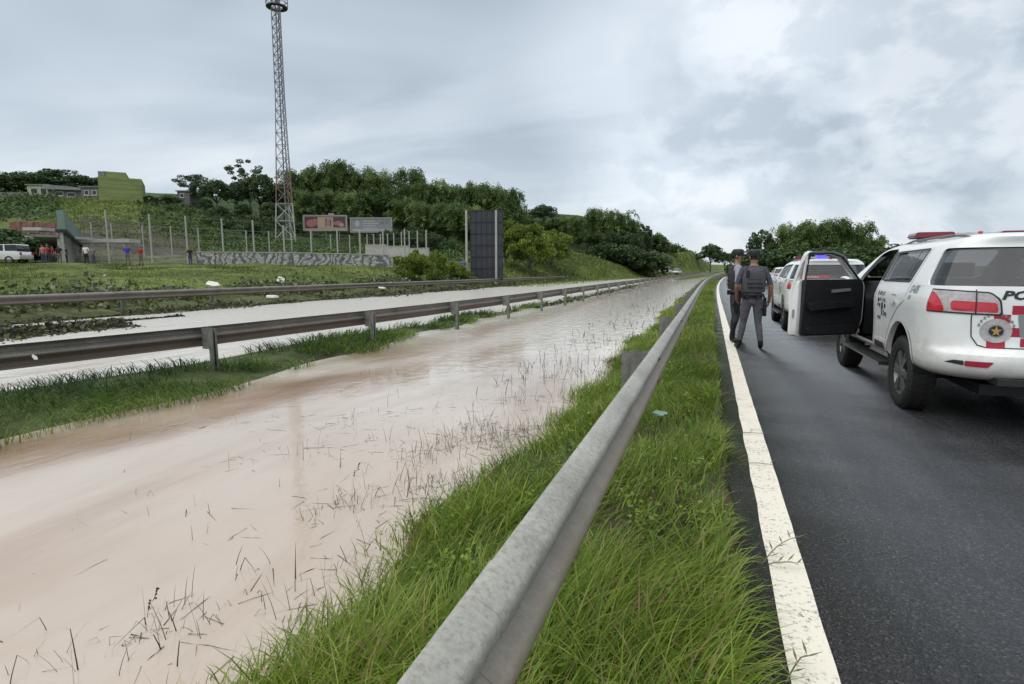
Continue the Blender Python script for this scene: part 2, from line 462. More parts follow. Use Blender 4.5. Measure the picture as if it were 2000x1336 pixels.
# ------------------------------------------------------------------ road with its edge line
def asphalt_material():
    m, nt, N, L, b = new_mat('wet_asphalt')
    g = N.new('ShaderNodeNewGeometry'); P = g.outputs['Position']
    def noise(s, d=4, r=0.6, st=(1, 1, 1)):
        mp = N.new('ShaderNodeMapping'); mp.inputs['Scale'].default_value = st; L.new(P, mp.inputs[0])
        n = N.new('ShaderNodeTexNoise'); n.inputs['Scale'].default_value = s; n.inputs['Detail'].default_value = d; n.inputs['Roughness'].default_value = r
        L.new(mp.outputs[0], n.inputs[0]); return n.outputs[0]
    def mr(v, a, b_, c, d):
        n = N.new('ShaderNodeMapRange'); L.new(v, n.inputs[0])
        for i, q in enumerate((a, b_, c, d)): n.inputs[i + 1].default_value = q
        return n.outputs[0]
    vo = N.new('ShaderNodeTexVoronoi'); vo.inputs['Scale'].default_value = 120.0; L.new(P, vo.inputs['Vector'])
    grit = noise(160, 3, 0.7)
    sepc = N.new('ShaderNodeSeparateColor'); L.new(vo.outputs['Color'], sepc.inputs[0])
    stone = N.new('ShaderNodeValToRGB'); L.new(sepc.outputs[0], stone.inputs[0])
    e = stone.color_ramp.elements
    e[0].position = 0.0; e[0].color = (0.023, 0.023, 0.0245, 1); e[1].position = 1.0; e[1].color = (0.105, 0.104, 0.10, 1)
    k = e.new(0.6); k.color = (0.037, 0.037, 0.039, 1); k = e.new(0.93); k.color = (0.055, 0.055, 0.058, 1)
    pat = N.new('ShaderNodeMath'); pat.operation = 'MULTIPLY'
    L.new(mr(noise(1.1, 6, 0.6, (2.2, 0.25, 1)), 0.35, 0.65, 0.72, 1.25), pat.inputs[0]); L.new(mr(noise(0.33, 3, 0.5), 0.35, 0.65, 0.8, 1.2), pat.inputs[1])
    scl = N.new('ShaderNodeVectorMath'); scl.operation = 'SCALE'; L.new(stone.outputs[0], scl.inputs[0]); L.new(pat.outputs[0], scl.inputs[3])
    L.new(scl.outputs[0], b.inputs['Base Color'])
    wet = noise(0.55, 5, 0.55, (1.0, 0.35, 1))
    grime = noise(7, 5)
    rg = N.new('ShaderNodeMath'); rg.operation = 'ADD'
    L.new(mr(wet, 0.36, 0.64, 0.10, 0.23), rg.inputs[0]); L.new(mr(grime, 0.3, 0.7, -0.02, 0.10), rg.inputs[1])
    L.new(rg.outputs[0], b.inputs['Roughness'])
    b.inputs['Specular IOR Level'].default_value = 0.5
    bp = N.new('ShaderNodeBump'); bp.inputs['Strength'].default_value = 0.22; bp.inputs['Distance'].default_value = 0.005
    L.new(vo.outputs['Distance'], bp.inputs['Height'])
    bp2 = N.new('ShaderNodeBump'); bp2.inputs['Strength'].default_value = 0.3; bp2.inputs['Distance'].default_value = 0.003
    L.new(grit, bp2.inputs['Height']); L.new(bp.outputs[0], bp2.inputs['Normal']); L.new(bp2.outputs[0], b.inputs['Normal'])
    return m
def paint_material():
    m, nt, N, L, b = new_mat('worn_white_road_paint')
    g = N.new('ShaderNodeNewGeometry'); P = g.outputs['Position']
    n = N.new('ShaderNodeTexNoise'); n.inputs['Scale'].default_value = 45; n.inputs['Detail'].default_value = 6; n.inputs['Roughness'].default_value = 0.7
    n2 = N.new('ShaderNodeTexNoise'); n2.inputs['Scale'].default_value = 5; n2.inputs['Detail'].default_value = 5
    L.new(P, n.inputs[0]); L.new(P, n2.inputs[0])
    ad = N.new('ShaderNodeMath'); ad.operation = 'MULTIPLY_ADD'; L.new(n2.outputs[0], ad.inputs[0]); ad.inputs[1].default_value = 0.35; L.new(n.outputs[0], ad.inputs[2])
    rp = N.new('ShaderNodeValToRGB'); L.new(ad.outputs[0], rp.inputs[0])
    e = rp.color_ramp.elements
    e[0].position = 0.51; e[0].color = (0.09, 0.085, 0.08, 1); e[1].position = 0.64; e[1].color = (0.74, 0.69, 0.58, 1)
    k = e.new(0.55); k.color = (0.42, 0.39, 0.33, 1)
    L.new(rp.outputs[0], b.inputs['Base Color']); b.inputs['Roughness'].default_value = 0.5
    bp = N.new('ShaderNodeBump'); bp.inputs['Strength'].default_value = 0.4; bp.inputs['Distance'].default_value = 0.003
    L.new(n.outputs[0], bp.inputs['Height']); L.new(bp.outputs[0], b.inputs['Normal'])
    return m
RY = axis([(-12, 30, 0.25), (30, 120, 2), (120, 400, 5), (400, 900, 40)])
def strip(name, xa, xb, z, mat, jag=0.0, ys=RY, thick=0.0, n=2):
    vs = []; q = []
    for i, y in enumerate(ys):
        c = float(c_off(y)); r = float(r_off(y)) + z
        ja = jag * (math.sin(y * 7.1) + math.sin(y * 17.3 + 1) + math.sin(y * 31.7 + 2)) / 3
        jb = jag * (math.sin(y * 9.3) + math.sin(y * 23.9 + 1)) / 3
        for k in range(n):
            t = k / (n - 1)
            vs.append((xa + ja + (xb + jb - xa - ja) * t + c, y, r))
        if i:
            a = (i - 1) * n; b = i * n
            q += [(a + k, a + k + 1, b + k + 1, b + k) for k in range(n - 1)]
    if thick:
        o = len(vs); vs += [(x, y, z_ - thick) for x, y, z_ in vs[::n]]
        q += [(i * n, (i + 1) * n, o + i + 1, o + i) for i in range(len(ys) - 1)]
    me = fast_mesh(name, np.array(vs), np.array(q)); me.materials.append(mat)
    return link(name, me)
ASPH = asphalt_material(); PAINT = paint_material()
tag(strip('road', 0.185, 9.55, 0.0, ASPH, jag=0.03, thick=0.06), kind='structure')
tag(strip('road_edge_line', 0.335, 0.505, 0.004, PAINT, jag=0.006), kind='structure')
tag(strip('road_edge_line', 8.0, 8.15, 0.004, PAINT, jag=0.004), kind='structure')

# ------------------------------------------------------------------ flood water
def water_material():
    m, nt, N, L, b = new_mat('muddy_flood_water')
    g = N.new('ShaderNodeNewGeometry'); P = g.outputs['Position']
    def mapping(st, rot=0.0, loc=(0, 0, 0)):
        mp = N.new('ShaderNodeMapping'); mp.inputs['Scale'].default_value = st; mp.inputs['Rotation'].default_value = (0, 0, rot); mp.inputs['Location'].default_value = loc
        L.new(P, mp.inputs[0]); return mp.outputs[0]
    def noise(s, d, r, vec, dist=0.0):
        n = N.new('ShaderNodeTexNoise'); n.inputs['Scale'].default_value = s; n.inputs['Detail'].default_value = d; n.inputs['Roughness'].default_value = r; n.inputs['Distortion'].default_value = dist
        L.new(vec, n.inputs[0]); return n.outputs[0]
    def mr(v, a, b_, c, d, sm=True):
        n = N.new('ShaderNodeMapRange'); L.new(v, n.inputs[0])
        if sm: n.interpolation_type = 'SMOOTHSTEP'
        for i, q in enumerate((a, b_, c, d)): n.inputs[i + 1].default_value = q
        return n.outputs[0]
    def m2(op, a, b_):
        n = N.new('ShaderNodeMath'); n.operation = op
        for i, q in enumerate((a, b_)):
            if isinstance(q, (int, float)): n.inputs[i].default_value = q
            else: L.new(q, n.inputs[i])
        return n.outputs[0]
    sep = N.new('ShaderNodeSeparateXYZ'); L.new(P, sep.inputs[0])
    flow = mr(sep.outputs[0], -7.6, -8.6, 0.0, 1.0)                       # running water over the far carriageway
    # the brown current beside the median, its edges wandering
    wob = noise(0.35, 4, 0.5, mapping((1, 0.6, 1)))
    xo = m2('ADD', sep.outputs[0], m2('MULTIPLY', m2('SUBTRACT', wob, 0.5), 2.2))
    cur = m2('MULTIPLY', mr(xo, -6.9, -6.3, 0, 1), mr(xo, -5.9, -5.0, 1, 0))
    cur = m2('MULTIPLY', cur, mr(noise(0.22, 3, 0.5, mapping((1, 1, 1), 0, (4, 2, 0))), 0.40, 0.56, 0.15, 1.0))
    sed = noise(0.5, 6, 0.6, mapping((1, 0.35, 1)), 0.8)
    pale = N.new('ShaderNodeMix'); pale.data_type = 'RGBA'
    silt = noise(2.6, 7, 0.62, mapping((1.4, 0.28, 1), 0.15), 0.7)
    L.new(mr(m2('ADD', m2('MULTIPLY', sed, 0.87), m2('MULTIPLY', silt, 0.13)), 0.36, 0.65, 0, 1), pale.inputs[0])
    pale.inputs[6].default_value = (0.39, 0.295, 0.225, 1); pale.inputs[7].default_value = (0.51, 0.43, 0.36, 1)
    br = N.new('ShaderNodeMix'); br.data_type = 'RGBA'; L.new(cur, br.inputs[0]); L.new(pale.outputs[2], br.inputs[6]); br.inputs[7].default_value = (0.235, 0.14, 0.078, 1)
    far_ = m2('MULTIPLY', mr(m2('ADD', sep.outputs[1], m2('MULTIPLY', m2('SUBTRACT', sed, 0.5), 14.0)), 6.0, 15.0, 0.0, 0.9), m2('SUBTRACT', 1.0, m2('MULTIPLY', cur, 0.6)))  # distant water painted paler, standing in for bright sky reflection on ripples
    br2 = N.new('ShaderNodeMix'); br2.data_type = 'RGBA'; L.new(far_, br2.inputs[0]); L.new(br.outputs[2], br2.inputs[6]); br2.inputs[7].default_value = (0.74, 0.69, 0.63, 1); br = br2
    # broken pale froth on the running water
    fo = noise(1.1, 8, 0.65, mapping((1.6, 0.22, 1), 0.0), 0.6)
    fm = m2('MULTIPLY', flow, mr(fo, 0.36, 0.54, 0.25, 1))
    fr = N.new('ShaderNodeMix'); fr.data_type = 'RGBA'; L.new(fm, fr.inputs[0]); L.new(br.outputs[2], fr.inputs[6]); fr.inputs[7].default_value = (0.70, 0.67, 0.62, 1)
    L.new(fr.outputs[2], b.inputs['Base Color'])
    b.inputs['IOR'].default_value = 1.66
    rg = m2('ADD', m2('MULTIPLY', m2('MAXIMUM', flow, cur), 0.16), 0.02)
    L.new(rg, b.inputs['Roughness'])
    calm = noise(5.0, 4, 0.5, mapping((1.0, 0.7, 1)), 0.4)
    fine = noise(22.0, 3, 0.5, mapping((1.0, 0.6, 1)))
    run = noise(2.4, 7, 0.62, mapping((1.5, 0.45, 1)), 0.9)
    breeze = mr(sep.outputs[1], 8.0, 20.0, 0.75, 5.0)
    h = m2('ADD', m2('MULTIPLY', m2('MULTIPLY', calm, 0.0040), breeze), m2('MULTIPLY', fine, 0.0006))
    h = m2('ADD', h, m2('MULTIPLY', m2('MULTIPLY', run, 0.040), m2('MAXIMUM', flow, m2('MULTIPLY', cur, 0.55))))
    bp = N.new('ShaderNodeBump'); bp.inputs['Strength'].default_value = 1.0; bp.inputs['Distance'].default_value = 1.0
    L.new(h, bp.inputs['Height']); L.new(bp.outputs[0], b.inputs['Normal'])
    return m
WX = axis([(-23.5, -9.0, 1.5), (-9.0, -6.0, 0.15), (-6.0, -0.9, 0.3)])
WY = axis([(-12, 40, 0.5), (40, 120, 2), (120, 300, 10)])
wx, wy = np.meshgrid(WX, WY)
wxx = wx + c_off(wy)
wzz = water_z(wxx, wy)
wi = np.arange(wx.size).reshape(wx.shape)
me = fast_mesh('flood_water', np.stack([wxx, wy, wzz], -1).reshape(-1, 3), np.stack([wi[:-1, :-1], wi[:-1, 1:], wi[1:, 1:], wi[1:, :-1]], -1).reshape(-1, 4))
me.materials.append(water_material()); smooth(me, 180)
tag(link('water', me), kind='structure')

# ------------------------------------------------------------------ guard rails
GALV = None
def galv_material(name, c1, c2, c3):
    m, nt, N, L, b = new_mat(name)
    g = N.new('ShaderNodeNewGeometry'); P = g.outputs['Position']
    def noise(s, d, r):
        n = N.new('ShaderNodeTexNoise'); n.inputs['Scale'].default_value = s; n.inputs['Detail'].default_value = d; n.inputs['Roughness'].default_value = r
        L.new(P, n.inputs[0]); return n.outputs[0]
    rp = N.new('ShaderNodeValToRGB'); L.new(noise(52, 9, 0.74), rp.inputs[0])
    e = rp.color_ramp.elements
    e[0].position = 0.36; e[0].color = (*c1, 1); e[1].position = 0.60; e[1].color = (*c3, 1); k = e.new(0.47); k.color = (*c2, 1)
    big = N.new('ShaderNodeMapRange'); L.new(noise(1.7, 4, 0.6), big.inputs[0]); big.inputs[1].default_value = .3; big.inputs[2].default_value = .7; big.inputs[3].default_value = .72; big.inputs[4].default_value = 1.15
    s = N.new('ShaderNodeVectorMath'); s.operation = 'SCALE'; L.new(rp.outputs[0], s.inputs[0]); L.new(big.outputs[0], s.inputs[3])
    tc = N.new('ShaderNodeTexCoord'); sp_ = N.new('ShaderNodeSeparateXYZ'); L.new(tc.outputs['Object'], sp_.inputs[0])
    ms_ = N.new('ShaderNodeMath'); ms_.operation = 'MULTIPLY_ADD'; L.new(noise(9, 6, 0.65), ms_.inputs[0]); ms_.inputs[1].default_value = 0.22; L.new(sp_.outputs[2], ms_.inputs[2])
    mk = N.new('ShaderNodeMapRange'); L.new(ms_.outputs[0], mk.inputs[0]); mk.inputs[1].default_value = 0.16; mk.inputs[2].default_value = 0.02; mk.inputs[3].default_value = 0.0; mk.inputs[4].default_value = 0.85
    mud = N.new('ShaderNodeMix'); mud.data_type = 'RGBA'; L.new(mk.outputs[0], mud.inputs[0]); L.new(s.outputs[0], mud.inputs[6]); mud.inputs[7].default_value = (c2[0] * .82, c2[1] * .68, c2[2] * .58, 1)
    L.new(mud.outputs[2], b.inputs['Base Color'])
    b.inputs['Metallic'].default_value = 0.15; b.inputs['Roughness'].default_value = 0.55
    bp = N.new('ShaderNodeBump'); bp.inputs['Strength'].default_value = 0.25; bp.inputs['Distance'].default_value = 0.004
    L.new(noise(60, 4, 0.6), bp.inputs['Height']); L.new(bp.outputs[0], b.inputs['Normal'])
    return m
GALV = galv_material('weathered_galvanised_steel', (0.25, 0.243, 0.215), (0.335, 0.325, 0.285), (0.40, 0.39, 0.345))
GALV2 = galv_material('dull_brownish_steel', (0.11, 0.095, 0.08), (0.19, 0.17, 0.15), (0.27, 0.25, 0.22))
POSTM = pmat('grey_post_steel', (0.13, 0.13, 0.115), (0.22, 0.22, 0.195), 9, 0.6, metal=0.2, bump=0.2)
DARKM = pmat('dark_bolt', (0.03, 0.028, 0.026), rough=0.5, metal=0.4)
half = [(0.0, 0.156), (0.012, 0.157), (0.030, 0.151), (0.078, 0.124), (0.088, 0.112), (0.090, 0.098), (0.088, 0.074), (0.080, 0.062), (0.020, 0.020), (0.008, 0.010), (0.006, 0.0)]
PROF = half + [(u, -v) for u, v in half[-2::-1]]
def beam_mesh(length, mat, name='rail_beam'):
    """one W-profile length along +Y, face towards +X, 4 mm sheet"""
    n = len(PROF); vs = []; fs = []
    ys = [0, length * 0.5, length]
    for y in ys:
        for u, v in PROF: vs.append((u, y, v))
    for y in ys:
        for i, (u, v) in enumerate(PROF):
            a = PROF[max(i - 1, 0)]; c = PROF[min(i + 1, n - 1)]
            tx, tz = c[0] - a[0], c[1] - a[1]; l = math.hypot(tx, tz)
            vs.append((u + tz / l * 0.004, y, v - tx / l * 0.004))
    m3 = 3 * n
    for j in range(2):
        for i in range(n - 1):
            fs.append((j * n + i, j * n + i + 1, (j + 1) * n + i + 1, (j + 1) * n + i))
            fs.append((m3 + j * n + i, m3 + (j + 1) * n + i, m3 + (j + 1) * n + i + 1, m3 + j * n + i + 1))
        for i in (0, n - 1):
            fs.append((j * n + i, (j + 1) * n + i, m3 + (j + 1) * n + i, m3 + j * n + i))
    for j in (0, 2):
        for i in range(n - 1): fs.append((j * n + i, j * n + i + 1, m3 + j * n + i + 1, m3 + j * n + i))
    me = MB().add(vs, fs).mesh(name); me.materials.append(mat); smooth(me, 55)
    return me
def guardrail(label, pts, face, top, mat, step=4.0, first=0.0, post_h=0.95, bolts=True):
    """pts: base positions of the posts in order; face +1 looks to +X"""
    p0 = pts[0]
    root = empty('guard_rail', (p0[0], p0[1], p0[2]))
    tag(root, label, 'guard rail')
    base = Vector(p0)
    seg = {}
    post_me = MB()
    w = 0.10
    post_me.box((0, 0, -post_h / 2), (0.008, w, post_h)).box((-0.035, -w / 2 + 0.004, -post_h / 2), (0.07, 0.008, post_h)).box((-0.035, w / 2 - 0.004, -post_h / 2), (0.07, 0.008, post_h))
    post_me.box((-0.062, -w / 2 + 0.016, -post_h / 2), (0.008, 0.03, post_h)).box((-0.062, w / 2 - 0.016, -post_h / 2), (0.008, 0.03, post_h))
    post_me = post_me.mesh('post'); post_me.materials.append(POSTM)
    sp = MB().box((0, -0.046, 0), (0.16, 0.006, 0.34)).box((0, 0.046, 0), (0.16, 0.006, 0.34)).box((-0.077, 0, 0), (0.006, 0.09, 0.34)).box((0.077, 0, 0), (0.006, 0.09, 0.34)).mesh('spacer_block'); sp.materials.append(POSTM)
    bo = MB().lathe([(0.014, 0), (0.014, 0.008), (0.006, 0.014)], 'x', 8).mesh('bolt'); bo.materials.append(DARKM)
    for i, p in enumerate(pts):
        p = Vector(p)
        q = p - base
        if i + 1 < len(pts): d = Vector(pts[i + 1]) - p
        ang = math.atan2(-d.x, d.y)
        rot = ang if face > 0 else ang + math.pi
        if i + 1 < len(pts):
            L_ = round(d.length, 1)
            if L_ not in seg: seg[L_] = beam_mesh(L_ + 0.16, mat)
            b = link('rail_beam', seg[L_], root)
            if face > 0:
                b.location = q + Vector((0, 0, top - 0.156)) + Vector((0.003 * (i % 2), 0, 0))
                b.rotation_euler = (math.atan2(d.z, math.hypot(d.x, d.y)), 0, ang)
            else:
                b.location = q + d + Vector((0, 0, top - 0.156)) + Vector((0.003 * (i % 2), 0, 0))
                b.rotation_euler = (-math.atan2(d.z, math.hypot(d.x, d.y)), 0, rot)
        jit = random.uniform(-0.015, 0.015)
        if face > 0 and 0.0 < p.y < 3.0 and p.x > -2: continue      # no post shows at the bottom of the picture
        o = link('post', post_me, root); o.location = q + Matrix.Rotation(rot, 3, 'Z') @ Vector((-0.165, 0.05, 0)) + Vector((0, 0, top - 0.01 + jit)); o.rotation_euler = (random.uniform(-.02, .02), random.uniform(-.02, .02), rot)
        o = link('spacer_block', sp, root); o.location = q + Matrix.Rotation(rot, 3, 'Z') @ Vector((-0.085, 0.05, 0)) + Vector((0, 0, top - 0.17 + jit)); o.rotation_euler = (0, 0, rot)
        if bolts and i < 9:
            for dy in (-0.09, 0.0):
                for dz in (0.10, -0.10):
                    o = link('bolt', bo, root); o.location = q + Matrix.Rotation(rot, 3, 'Z') @ Vector((0.087, 0.06 + dy, 0)) + Vector((0, 0, top - 0.156 + dz)); o.rotation_euler = (0, 0, rot)
    return root
# near rail: posts every 4 m, one stands 5.0 m ahead
x_near = -0.50
ptsA = [(x_near + float(c_off(y)), y, float(r_off(y))) for y in np.arange(-2.9, 150, 4.0)]
guardrail('weathered grey guard rail along the grass verge nearest the camera', ptsA, +1, 0.745, GALV)
ys = np.arange(-5.0, 150, 4.0)
ptsB = [(-6.8 - 1.35 * math.exp(-(max(y, 0.0) - 4.4) / 7.5) + float(c_off(y)), y, -0.20 + float(r_off(y))) for y in ys]
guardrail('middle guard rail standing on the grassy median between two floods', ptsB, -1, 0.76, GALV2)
ptsC = [(-20.5, y, 0.0 - 0.002 * max(y, 0)) for y in np.arange(-5, 89, 4.0)]
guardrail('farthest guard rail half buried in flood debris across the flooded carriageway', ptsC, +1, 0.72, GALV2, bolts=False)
# ------------------------------------------------------------------ grass
def blades(x, y, z, length, width, lean, leandir, tint, droop=0.5, kink=None, segs=3):
    """vectorised grass blades; lean: 0 upright .. 1 flat; kink: share of length where the blade snaps over"""
    n = len(x)
    a = RNG.uniform(0, 2 * np.pi, n)
    side = np.stack([np.cos(a), np.sin(a), np.zeros(n)], -1)
    ld = np.stack([np.cos(leandir), np.sin(leandir), np.zeros(n)], -1)
    base = np.stack([x, y, z], -1)
    pts = [base]
    p = base.copy()
    for k in range(segs):
        t = (k + 0.5) / segs
        ang = lean * (0.35 + 1.3 * droop * t) * (np.pi / 2)
        if kink is not None: ang = np.where(t > kink, ang + 1.6, ang)
        d = ld * np.sin(ang)[:, None] + np.array([0, 0, 1.0]) * np.cos(ang)[:, None]
        p = p + d * (length / segs)[:, None]
        pts.append(p.copy())
    prof = [1.0, 0.9, 0.62, 0.0] if segs == 3 else [1.0] + [0.95 - 0.6 * (k / segs) for k in range(1, segs)] + [0.0]
    V = []
    for k in range(segs):
        w = (width * prof[k] * 0.5)[:, None]
        V += [pts[k] - side * w, pts[k] + side * w]
    V.append(pts[segs])
    per = 2 * segs + 1
    V = np.stack(V, 1).reshape(-1, 3)
    o = (np.arange(n) * per)[:, None]
    Q = np.concatenate([o + np.array([[2 * k, 2 * k + 1, 2 * k + 3, 2 * k + 2]]) for k in range(segs - 1)], 0)
    T = o + np.array([[2 * segs - 2, 2 * segs - 1, 2 * segs]])
    return V, Q, T, np.repeat(tint, per)
def leafquads(c, size, tint, flat=0.0, aspect=0.6):
    """a small folded leaf (two triangles each side of a midrib, as one quad) at each centre"""
    n = len(c)
    u = RNG.normal(0, 1, (n, 3)); u[:, 2] *= (1 - flat); u /= np.linalg.norm(u, axis=1)[:, None]
    w = RNG.normal(0, 1, (n, 3)); w[:, 2] *= (1 - flat); w -= (w * u).sum(1)[:, None] * u; w /= np.linalg.norm(w, axis=1)[:, None]
    s = np.asarray(size)[:, None] if np.ndim(size) else size
    V = np.stack([c - u * s, c + w * s * aspect, c + u * s, c - w * s * aspect], 1).reshape(-1, 3)
    Q = (np.arange(n) * 4)[:, None] + np.arange(4)[None, :]
    return V, Q, np.zeros((0, 3), int), np.repeat(tint, 4)
def merge(parts):
    V = []; Q = []; T = []; C = []; o = 0
    for v, q, t, c in parts:
        V.append(v); Q.append(q + o); T.append(t + o); C.append(c); o += len(v)
    return np.concatenate(V), np.concatenate(Q), np.concatenate(T), np.concatenate(C)
def stuff(name, parts, mat, label, cat):
    v, q, t, c = merge(parts)
    me = fast_mesh(name, v, q, t, tint=c); me.materials.append(mat)
    return tag(link(name, me), label, cat, kind='stuff')
def clumpy(x, y, s=1.0, seed=0):
    return (np.sin(x * 5.1 * s + 1.3 + seed) * np.cos(y * 3.7 * s + 0.4) + np.sin(x * 2.3 * s - y * 2.9 * s + 2.1 + seed) + np.sin(y * 1.1 * s + seed)) / 3
GRASSM = leaf_mat('verge_grass', [(0.0, (0.060, 0.110, 0.016)), (0.30, (0.125, 0.205, 0.028)), (0.62, (0.22, 0.32, 0.042)), (0.86, (0.34, 0.43, 0.080)), (0.95, (0.33, 0.30, 0.11)), (1.0, (0.36, 0.26, 0.13))], 0.4, 0.42)
WETM = leaf_mat('wet_bent_grass', [(0.0, (0.035, 0.068, 0.045)), (0.35, (0.060, 0.11, 0.045)), (0.7, (0.12, 0.205, 0.035)), (1.0, (0.22, 0.31, 0.07))], 0.3, 0.3)
REEDM = leaf_mat('drowned_stems', [(0.0, (0.045, 0.045, 0.022)), (0.5, (0.09, 0.09, 0.035)), (0.8, (0.075, 0.105, 0.03)), (1.0, (0.17, 0.135, 0.07))], 0.2, 0.5)

def verge(xa, xb, ya, yb, dens, L0, L1, W, lean0=0.30, lean1=0.95, ld=None, zmin=None):
    n = int((xb - xa) * (yb - ya) * dens)
    x = RNG.uniform(xa, xb, n); y = RNG.uniform(ya, yb, n)
    cl = clumpy(x, y)
    keep = RNG.uniform(0, 1, n) < 0.62 + 0.5 * cl
    x, y, cl = x[keep], y[keep], cl[keep]; n = len(x)
    z = ground(x + c_off(y), y)
    if zmin is not None:
        kk = z > zmin + RNG.uniform(-.03, .03, n); x, y, z, cl = x[kk], y[kk], z[kk], cl[kk]; n = len(x)
    L = RNG.uniform(L0, L1, n) * (0.85 + 0.5 * cl)
    big = clumpy(x, y, 0.23, 2.0)
    d = RNG.uniform(0, 2 * np.pi, n) if ld is None else RNG.normal(ld, 0.9, n)
    # neighbouring blades bend the same way
    d = np.where(RNG.uniform(0, 1, n) < 0.6, clumpy(x, y, 0.6, 4.0) * 4.0 + d * 0.25, d)
    tint = np.clip(0.42 + 0.22 * big + 0.16 * cl + RNG.normal(0, 0.21, n), 0, 1)
    dead = RNG.uniform(0, 1, n) < 0.08; tint[dead] = RNG.uniform(0.93, 1, dead.sum())
    return blades(x + c_off(y), y, z - 0.01, L, W * RNG.uniform(0.7, 1.3, n), RNG.uniform(lean0, lean1, n), d, tint, droop=0.75)
P = []
for ya, yb, den, w, l0, l1 in ((0.6, 2.6, 4300, 0.0074, .16, .38), (2.6, 6, 3300, 0.0080, .14, .32), (6, 12, 2000, 0.0100, .12, .26), (12, 30, 800, 0.016, .10, .24), (30, 80, 170, 0.045, .12, .26)):
    P.append(verge(-0.62, 0.13, ya, yb, den, l0, l1, w))
    # a loose fringe creeping over the asphalt edge
    P.append(verge(0.08, 0.22, ya, yb, den * 0.30, l0 * 0.6, l1 * 0.8, w, 0.7, 1.05, 0.3))
# broad-leaved weeds among the blades
for xa, xb, n in ((-0.55, 0.12, 60), (-1.4, -0.62, 60)):
    cx = RNG.uniform(xa, xb, n); cy = 0.9 + 9 * RNG.uniform(0, 1, n) ** 1.5
    px_ = np.repeat(cx, 26) + RNG.normal(0, .045, n * 26); py_ = np.repeat(cy, 26) + RNG.normal(0, .045, n * 26)
    pz_ = ground(px_, py_) + RNG.uniform(.03, .17, n * 26)
    P.append(leafquads(np.stack([px_, py_, pz_], -1), RNG.uniform(.010, .024, n * 26), np.clip(np.repeat(RNG.uniform(.25, .7, n), 26) + RNG.normal(0, .08, n * 26), 0, .9), .55, .6))
stuff('verge_grass', P, GRASSM, 'bright green grass strip between the near guard rail and the asphalt', 'grass')
P = []
for ya, yb, den, w, l0, l1 in ((0.9, 2.8, 3700, 0.0074, .16, .38), (2.8, 6, 2900, 0.0080, .14, .33), (6, 12, 1700, 0.009, .12, .28), (12, 30, 600, 0.017, .12, .26), (30, 70, 110, 0.05, .12, .25)):
    P.append(verge(-2.05, -0.60, ya, yb, den, l0, l1, w, zmin=-0.245))
    P.append(verge(-2.1, -1.3, ya, yb, den * 0.35, l0 * .8, l1 * .75, w, 0.2, 0.9, zmin=-0.30))
stuff('bank_grass', P, GRASSM, 'tall grass on the bank falling from the near guard rail to the flood', 'grass')

# drowned stems standing and lying in the calm water
def reeds(n, xa, xb, ya, yb, bias, L0, L1, W, flat=0.25):
    x = xa + (xb - xa) * RNG.uniform(0, 1, n) ** bias
    y = RNG.uniform(ya, yb, n)
    keep = RNG.uniform(0, 1, n) < 0.08 + 1.1 * np.clip(clumpy(x, y, 1.3, 1.0) + 0.15, 0, 1)
    x, y = x[keep], y[keep]; n = len(x)
    z = np.maximum(water_z(x, y), ground(x, y)) - 0.03
    lean = RNG.uniform(0.05, 0.75, n)
    lie = RNG.uniform(0, 1, n) < flat
    lean = np.where(lie, 1.0, lean); z = np.where(lie, water_z(x, y) + 0.001, z)
    kink = np.where((RNG.uniform(0, 1, n) < 0.4) & ~lie, RNG.uniform(0.3, 0.7, n), 9.0)
    v = blades(x, y, z, RNG.uniform(L0, L1, n), W * RNG.uniform(0.6, 1.4, n), lean, RNG.uniform(0, 2 * np.pi, n), np.clip(RNG.normal(0.42, 0.25, n), 0, 1), droop=0.45, kink=kink, segs=4)
    v = (v[0].copy(), v[1], v[2], v[3])
    f = np.repeat(lie, 9)
    v[0][f, 2] = np.repeat(water_z(x, y), 9)[f] + RNG.uniform(0.001, 0.006, f.sum())
    return v
P = [reeds(3600, -1.65, -2.6, 1.0, 8, 1.4, .08, .30, 0.005), reeds(1300, -1.8, -4.2, 0.8, 7, 1.5, .06, .26, 0.0045, .4), reeds(420, -2.2, -5.8, 1.0, 9, 1.0, .06, .30, 0.0045, .75),
     reeds(900, -1.6, -3.2, 7, 14, 1.2, .12, .35, 0.009, .15), reeds(900, -1.6, -3.6, 14, 40, 1.2, .12, .35, 0.02, .1), reeds(60, -4.8, -5.5, 6.5, 8.5, 1.0, .08, .2, 0.006, .2)]
stuff('drowned_stems', P, REEDM, 'thin brown and green stems poking out of the calm brown water', 'water plants')

# the median: long blades combed down by the water running over it
def median(ya, yb, den, W):
    n = int((yb - ya) * 3.4 * den)
    y = RNG.uniform(ya, yb, n); a = np.interp(y, E1Y, E1) + 0.15 * np.sin(y * 1.3); b = np.interp(y, E1Y, E2) + 0.2 * np.sin(y * 0.9 + 1)
    keep = RNG.uniform(0, 3.4, n) < (a - b)
    y, a, b = y[keep], a[keep], b[keep]; n = len(y)
    t = RNG.uniform(0.02, 1.0, n) ** 0.85
    x = b + (a - b) * t
    k = RNG.uniform(0, 1, n) < 0.34 + 1.5 * clumpy(x, y, 0.9, 3.0) + 0.25 * np.sin(np.pi * t)
    x, y, t = x[k], y[k], t[k]; n = len(x)
    z = np.maximum(ground(x + c_off(y), y), water_z(x, y)) - 0.04
    tint = np.clip(0.22 + 0.68 * t + 0.25 * clumpy(x, y, 0.5, 1.0) + RNG.normal(0, 0.13, n), 0, 1)
    return blades(x + c_off(y), y, z, RNG.uniform(0.28, 0.62, n), W * RNG.uniform(.7, 1.3, n), RNG.uniform(0.86, 1.10, n), RNG.normal(-0.85, 0.25, n) + 0.5 * clumpy(x, y, 0.5, 6.0), tint, droop=0.60)
